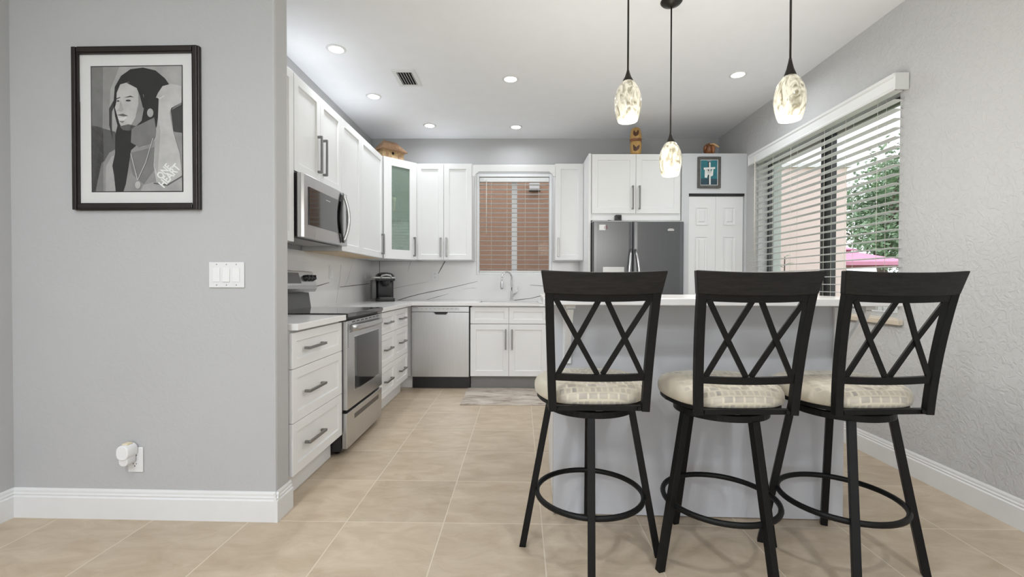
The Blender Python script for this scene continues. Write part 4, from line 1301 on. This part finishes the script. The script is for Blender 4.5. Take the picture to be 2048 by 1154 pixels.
# ------------------------------------------------------------------ recessed lights, vent
def can(x, y, label, watt=None):
    root = empty('recessed_light', (x, y, H), label, 'ceiling light', 'recessed ceiling lights')
    obj('trim_ring', MB().lathe([(.050, -.0005), (.050, -.006), (.058, -.008), (.068, -.004), (.070, -.0005)], (x, y, H), 32), M['trim'], root)
    obj('lens', MB().lathe([(.0, -.004), (.050, -.004)], (x, y, H), 28), M['glow'], root)
    light('can_light', (x, y, H - .012), watt or (CAN_WATT if y < 4.8 else CAN_WATT * .65), .10, root, spread=R(165))
can(-1.317, 3.283, 'recessed ceiling light nearest the grey wall end at upper left')
can(-1.307, 4.113, 'recessed ceiling light left of the air vent above the wall cabinets')
can(-.942, 4.873, 'recessed ceiling light in front of the corner cabinet')
can(-.054, 3.768, 'recessed ceiling light near the middle of the kitchen ceiling')
can(-.011, 4.92, 'recessed ceiling light just in front of the small sink window')
can(1.795, 3.696, 'recessed ceiling light between the two right-hand pendant lamps')
for x, y in ((-1.35, .25), (1.2, .25), (-1.35, -1.5), (1.2, -1.5)):
    can(x, y, 'recessed ceiling light over the dining side behind the viewer', DINING_WATT)
gl_ = empty('fill_globe', (-1.3, -1.0, H), 'added white globe for fill light, unseen behind the viewer', 'pendant lamp')  # invented lamp, added to brighten the ceiling and upper walls
obj('globe', MB().lathe([(.02, .11), (.07, .095), (.105, .05), (.115, 0), (.105, -.05), (.07, -.095), (.02, -.114), (.0, -.115)], (-1.3, -1.0, 2.15), 24), M['bulb'], gl_)
obj('stem', MB().tube([(-1.3, -1.0, 2.25), (-1.3, -1.0, H - .01)], .006, n=8), M['bronze'], gl_)
obj('canopy', MB().lathe([(.0, -.03), (.06, -.02), (.065, 0)], (-1.3, -1.0, H - .0005), 20), M['bronze'], gl_)
light('fill_globe_light', (-1.3, -1.0, 1.98), FILL_GLOBE_WATT, .11, gl_, kind='POINT')
light('fill_globe_light', (-1.3, -1.0, 2.36), FILL_GLOBE_WATT * 3.4, .09, gl_, kind='POINT')  # stronger added fill above the globe, for the ceiling
vx0, vx1, vy0, vy1 = -1.005, -.82, 3.605, 3.895
vt_ = empty('ceiling_vent', ((vx0 + vx1) / 2, (vy0 + vy1) / 2, H), 'white louvred air vent in the ceiling', 'vent')
f = MB()
f.box(vx0, vx0 + .03, vy0, vy1, H - .008, H - .0005).box(vx1 - .03, vx1, vy0, vy1, H - .008, H - .0005)
f.box(vx0 + .03, vx1 - .03, vy0, vy0 + .03, H - .008, H - .0005).box(vx0 + .03, vx1 - .03, vy1 - .03, vy1, H - .008, H - .0005)
obj('frame', f, M['trim'], vt_)
obj('duct_opening', MB().box(vx0 + .03, vx1 - .03, vy0 + .03, vy1 - .03, H - .002, H - .0005), M['darkhole'], vt_)
lv = MB()
for i in range(6):
    x = vx0 + .038 + i * (vx1 - vx0 - .076) / 5
    lv.add([(x - .003, vy0 + .03, H - .002), (x - .003, vy1 - .03, H - .002), (x + .004, vy1 - .03, H - .012), (x + .004, vy0 + .03, H - .012),
            (x - .001, vy0 + .03, H - .002), (x - .001, vy1 - .03, H - .002), (x + .006, vy1 - .03, H - .012), (x + .006, vy0 + .03, H - .012)],
           [(0, 1, 2, 3), (4, 7, 6, 5), (3, 2, 6, 7), (0, 4, 5, 1)])
obj('louvres', lv, M['trim'], vt_)

# ------------------------------------------------------------------ rug
rg_ = MB()
nX, nY = 24, 12
x0, x1, y0, y1 = -.515, .56, 4.10, 4.775
V, F = [], []
for j in range(nY + 1):
    for i in range(nX + 1):
        a, b = i / nX, j / nY
        edge = min(a, 1 - a, b, 1 - b)
        V.append((x0 + (x1 - x0) * a, y0 + (y1 - y0) * b, .008 - (.003 if edge == 0 else 0) + .0006 * math.sin(9 * a + 5 * b)))
for j in range(nY):
    for i in range(nX):
        k = j * (nX + 1) + i
        F.append((k, k + 1, k + nX + 2, k + nX + 1))
rg_.add(V, F, 0, True)
rg_.box(x0, x1, y0, y1, .001, .0045)
obj('rug', rg_, M['rug'], label='abstract grey and brown rug on the floor before the sink cabinet', cat='rug')

# ------------------------------------------------------------------ framed poster (plain generic portrait stand-in)
QX0, QX1, QZ0, QZ1 = -.955, -.346, 1.458, 2.214
ps = empty('framed_poster', tuple(FP @ Vector(((QX0 + QX1) / 2, 0, QZ0))), 'black framed black-and-white poster of a long-haired person on the grey wall', 'picture')
f = MB(FP)
fw = .031
def frame_side(poly): f.add([(a, b, c) for a, b, c in poly], [])
for (a0, a1, c0, c1, horiz) in ((QX0, QX0 + fw, QZ0, QZ1, 0), (QX1 - fw, QX1, QZ0, QZ1, 0), (QX0 + fw, QX1 - fw, QZ0, QZ0 + fw, 1), (QX0 + fw, QX1 - fw, QZ1 - fw, QZ1, 1)):
    f.box(a0, a1, .002, .020, c0, c1)
    if horiz: f.box(a0, a1, .020, .026, c0 + .006, c1 - .006)
    else: f.box(a0 + .006, a1 - .006, .020, .026, c0, c1)
obj('frame', f, M['frameblack'], ps, bevel=.002)
obj('mat_board', MB(FP).box(QX0 + fw - .003, QX1 - fw + .003, .003, .008, QZ0 + fw - .003, QZ1 - fw + .003), M['matboard'], ps)
GX0, GX1, GZ0, GZ1 = QX0 + .088, QX1 - .088, QZ0 + .087, QZ1 - .088
pm = MB(FP)
pm.box(GX0 - .004, GX1 + .004, .007, .0085, GZ0 - .004, GZ1 + .004, 0)
names = ['p05', 'p1', 'p2', 'p3', 'p4', 'p5', 'p6', 'p7']
def art(poly, lv, tone):
    """poly in 0..575 x 0..805 sketch units, y down; drawn into the printed picture"""
    V = [(GX0 + (GX1 - GX0) * min(max(x, 0), 575) / 575, .0085 + lv * .00022, GZ1 - (GZ1 - GZ0) * min(max(y, 0), 805) / 805) for x, y in poly]
    n_ = len(V)
    cx = sum(v[0] for v in V) / n_; cz = sum(v[2] for v in V) / n_
    import mathutils.geometry as mg_
    tris = mg_.tessellate_polygon([[Vector((v[0], v[2], 0)) for v in V]])
    pm.add(V, [tuple(t_) for t_ in tris], names.index(tone))
def blob(cx, cy, rx, ry, lv, tone, n=20, rot=0):
    P_ = []
    for i in range(n):
        q = 2 * math.pi * i / n
        x, y = rx * math.cos(q), ry * math.sin(q)
        P_.append((cx + x * math.cos(rot) - y * math.sin(rot), cy + x * math.sin(rot) + y * math.cos(rot)))
    art(P_, lv, tone)
art([(0, 0), (575, 0), (575, 805), (0, 805)], 1, 'p5')
art([(0, 0), (75, 0), (70, 400), (80, 805), (0, 805)], 2, 'p3')
art([(20, 380), (150, 420), (170, 560), (60, 620), (20, 805), (0, 805), (0, 380)], 2, 'p2')
art([(75, 0), (180, 0), (120, 150), (110, 400), (72, 400)], 2, 'p4')
art([(500, 250), (575, 220), (575, 440), (520, 420)], 2, 'p1')
# torso and shoulders
art([(70, 805), (72, 620), (110, 555), (200, 505), (330, 520), (420, 470), (500, 420), (575, 430), (575, 805)], 3, 'p4')
art([(85, 805), (90, 640), (125, 580), (150, 570), (145, 700), (160, 805)], 4, 'p5')
art([(230, 560), (400, 520), (420, 640), (330, 760), (260, 700)], 4, 'p3')
# hair behind and locks
art([(140, 240), (150, 130), (190, 60), (250, 18), (330, 8), (410, 28), (470, 80), (510, 140), (480, 230), (440, 330), (400, 420), (330, 470), (250, 540),
     (235, 640), (215, 760), (200, 805), (150, 805), (140, 700), (130, 640), (148, 560), (150, 440), (165, 380), (150, 320)], 5, 'p05')
art([(140, 220), (112, 270), (112, 380), (134, 480), (128, 380), (130, 290), (152, 240)], 5, 'p1')
# neck
art([(255, 400), (400, 330), (415, 440), (380, 500), (300, 520), (250, 490)], 6, 'p3')
# head: plain turned face
art([(185, 115), (240, 100), (310, 125), (335, 190), (335, 270), (320, 350), (275, 395), (230, 410), (195, 400), (178, 365), (165, 320), (156, 285), (150, 265), (160, 225), (162, 170)], 7, 'p6')
art([(300, 130), (335, 190), (335, 270), (320, 350), (275, 395), (235, 408), (280, 330), (300, 240)], 8, 'p4')
art([(180, 385), (235, 372), (285, 385), (240, 415), (200, 410)], 8, 'p2')
art([(205, 202), (250, 188), (275, 200), (250, 197)], 9, 'p1')
art([(160, 205), (185, 196), (186, 201), (160, 212)], 9, 'p1')
blob(236, 220, 17, 6, 9, 'p1'); blob(171, 222, 9, 5, 9, 'p1')
art([(185, 215), (178, 265), (160, 285), (190, 292), (205, 280)], 8, 'p5')
art([(163, 312), (200, 304), (236, 318), (205, 322)], 9, 'p2')
art([(170, 330), (230, 326), (205, 348), (180, 348)], 9, 'p7')
art([(175, 352), (212, 352), (198, 364)], 9, 'p3')
blob(375, 300, 20, 28, 8, 'p5')
art([(225, 105), (300, 92), (420, 105), (450, 130), (345, 118), (330, 185), (348, 250), (330, 270), (310, 190), (290, 140)], 9, 'p05')
# raised arm and hand
art([(420, 805), (395, 640), (405, 480), (425, 330), (430, 210), (455, 130), (510, 115), (575, 130), (575, 235), (510, 270), (500, 300), (520, 420), (560, 560), (575, 700), (520, 760)], 10, 'p6')
art([(455, 130), (510, 115), (575, 130), (575, 170), (520, 160), (480, 175), (440, 200), (412, 205), (425, 175)], 11, 'p6')
art([(420, 205), (450, 185), (470, 192), (440, 215)], 11, 'p7')
art([(520, 270), (575, 235), (575, 250), (512, 285)], 11, 'p3')
art([(405, 480), (425, 330), (440, 420), (430, 560), (420, 700), (400, 650)], 11, 'p5')
# forearm below
art([(310, 805), (330, 765), (400, 745), (480, 760), (575, 705), (575, 805)], 12, 'p5')
art([(395, 750), (480, 762), (575, 706), (575, 716), (482, 772), (395, 758)], 13, 'p2')
# necklace
for (xa, ya), (xb_, yb_) in (((250, 560), (292, 735)), ((292, 735), (345, 620)), ((345, 620), (392, 465))):
    art([(xa - 2, ya), (xa + 2, ya), (xb_ + 2, yb_), (xb_ - 2, yb_)], 13, 'p7')
blob(294, 765, 18, 24, 13, 'p6')
for word, cx, cy, sz in (('ONE', 462, 680, 52), ('HEART', 498, 708, 58)):
    V, F = text_mesh(word, 1.0, 0, .028)
    ca, sa = math.cos(R(50)), math.sin(R(50))
    k = sz / 1.0
    PV = []
    for v in V:
        x, y = v.x * k * .95, v.y * k * 1.2
        X = cx + x * ca - y * sa * 1.0; Y = cy - (x * sa + y * ca)
        PV.append((GX0 + (GX1 - GX0) * X / 575, .0085 + 15 * .00022, GZ1 - (GZ1 - GZ0) * Y / 805))
    pm.add(PV, F, 8)
obj('print', pm, [M[n_] for n_ in names] + [M['paper']], ps)

# ------------------------------------------------------------------ outside
GZ = -0.3
obj('ground', MB().box(-12, 40, -14, 40, GZ - .2, GZ), M['grass'], **ST)
nh = empty('neighbour_house', (0, YW + 1.9, GZ), 'tan stucco house wall outside the small sink window', 'building')
obj('wall', MB().box(-4, 2.5, YW + 1.9, YW + 2.2, GZ, 4.2), M['stuccotan'], nh)
lf = MB().box(.20, .36, YW + 1.80, YW + 1.899, 2.60, 2.70)
lfo = obj('light_fixture', lf, M['silverplastic'], nh)
obj('shade', MB().box(.19, .37, YW + 1.76, YW + 1.80, 2.56, 2.60), M['bronze'], lfo)
pw = empty('house_wing', (3.6, 6.6, GZ), 'pale pink stucco wing of the house outside the large window', 'building')
obj('wall', MB().box(2.62, 4.72, 6.5, 9.0, GZ, 2.78), M['stuccopink'], pw)
obj('coping', MB().box(2.58, 4.76, 6.46, 9.04, 2.78, 2.84), M['trim'], pw)
um = empty('patio_umbrella', (7.25, 10.0, GZ), 'pink patio umbrella outside the large window', 'umbrella')
ux0, uy0 = 7.25, 10.0
cn = MB()
n = 8
top, rim = 1.86, 1.56
rr_ = 1.25
V = [(ux0, uy0, top)] + [(ux0 + rr_ * math.cos(2 * math.pi * i / n + .2), uy0 + rr_ * math.sin(2 * math.pi * i / n + .2), rim) for i in range(n)]
V += [(v[0], v[1], v[2] - .07) for v in V[1:]]
cn.add(V, [(0, 1 + i, 1 + (i + 1) % n) for i in range(n)] + [(1 + i, 1 + n + i, 1 + n + (i + 1) % n, 1 + (i + 1) % n) for i in range(n)])
obj('canopy', cn, M['umbrella'], um)
cn = MB(); V = [(ux0, uy0, top + .07)] + [(ux0 + .24 * math.cos(2 * math.pi * i / n + .2), uy0 + .24 * math.sin(2 * math.pi * i / n + .2), top) for i in range(n)]
cn.add(V, [(0, 1 + i, 1 + (i + 1) % n) for i in range(n)])
obj('vent_cap', cn, M['umbrella'], um)
obj('pole', MB().tube([(ux0, uy0, GZ + .03), (ux0, uy0, top)], .022, n=10), M['silverplastic'], um)
obj('base', MB().lathe([(.0, 0), (.28, 0), (.28, .05), (.05, .10), (.0, .10)], (ux0, uy0, GZ + .001), 20), M['grayplastic'], um)
fn = empty('picket_fence', (8, 13, GZ), 'weathered grey fence at the far side of the yard outside', 'fence')
pk = MB()
for i in range(80):
    x = 3.0 + i * .16
    pk.box(x, x + .13, 13.0, 13.03, GZ + .02, 1.35)
obj('pickets', pk, M['fence'], fn)
obj('rail', MB().box(3.0, 15.8, 13.03, 13.07, .1, .2), M['fence'], fn)
obj('rail', MB().box(3.0, 15.8, 13.03, 13.07, 1.0, 1.1), M['fence'], fn)
wf = empty('picket_fence', (6.0, 4.2, GZ), 'low white picket fence just outside the large window', 'fence')
pk = MB()
for i in range(28):
    y = 2.4 + i * .14
    pk.box(4.6, 4.62, y, y + .08, GZ + .02, .72)
obj('pickets', pk, M['whitealu'], wf)
obj('rail', MB().box(4.62, 4.66, 2.3, 6.4, .45, .53), M['whitealu'], wf)
def tree(x, y, h, cr, label, nl, seed):
    rnd = random.Random(seed)
    t = empty('tree', (x, y, GZ), label, 'tree', 'trees outside the large window')
    tk = MB()
    tk.tube([(x, y, GZ), (x + .1, y, h * .3), (x - .05, y + .1, h * .55)], [.20, .15, .10], n=8)
    cl_ = []
    for i in range(14):
        a = rnd.uniform(0, 6.28); e_ = rnd.uniform(-.5, 1.0)
        p_ = Vector((x + cr * .8 * math.cos(a) * rnd.uniform(.3, 1), y + cr * .8 * math.sin(a) * rnd.uniform(.3, 1), h * .62 + e_ * h * .34))
        cl_.append((p_, rnd.uniform(.35, .6) * cr))
        tk.tube([(x, y, h * .4), tuple((Vector((x, y, h * .45)) + p_) / 2), tuple(p_)], [.06, .04, .012], n=5)
    obj('trunk', tk, M['bark'], t)
    lm = MB()
    for i in range(nl):
        c, r_ = rnd.choice(cl_)
        d_ = Vector((rnd.gauss(0, 1), rnd.gauss(0, 1), rnd.gauss(0, .7))).normalized() * r_ * rnd.random() ** .4
        p_ = c + d_
        u = Vector((rnd.gauss(0, 1), rnd.gauss(0, 1), rnd.gauss(0, .6))).normalized() * rnd.uniform(.06, .11)
        v_ = u.cross(Vector((rnd.gauss(0, 1), rnd.gauss(0, 1), rnd.gauss(0, 1)))).normalized() * rnd.uniform(.03, .05)
        lm.add([p_ - u, p_ + v_, p_ + u, p_ - v_], [(0, 1, 2, 3)])
    obj('foliage', lm, M['leaf'], t)
tree(12.4, 15.5, 5.0, 2.2, 'leafy green tree behind the pink umbrella outside', 9500, 3)
tree(17.6, 19.2, 6.6, 3.0, 'tall green tree at the right edge of the large window view', 9000, 5)
tree(8.4, 18.8, 3.6, 1.7, 'low green tree beside the pink wing outside', 4000, 9)
pn = empty('garden_plant', (2.98, 5.05, GZ), 'slim leafy plant outside the lower left of the large window', 'plant')
pm_ = MB(); pm_.tube([(2.98, 5.05, GZ), (2.97, 5.04, .6), (2.99, 5.05, 1.42)], [.02, .015, .006], n=6)
obj('stem', pm_, M['bark'], pn)
for i, (z, a) in enumerate(((1.42, 0.3), (1.40, 2.4), (1.33, -.6), (1.30, 3.4), (1.22, .9), (1.2, 4.4), (1.1, 2.0), (1.05, 5.4), (.9, 1.2), (.8, 3.0))):
    u = Vector((math.cos(a), math.sin(a), .25)); v_ = Vector((-math.sin(a), math.cos(a), 0))
    b0 = Vector((2.98, 5.05, z))
    lm = MB(); lm.add([b0, b0 + u * .05 + v_ * .02, b0 + u * .11 + Vector((0, 0, -.01)), b0 + u * .05 - v_ * .02, b0 + u * .055 + Vector((0, 0, .008))], [(0, 1, 4), (1, 2, 4), (2, 3, 4), (3, 0, 4)])
    obj('leaf', lm, M['leaf'], pn)
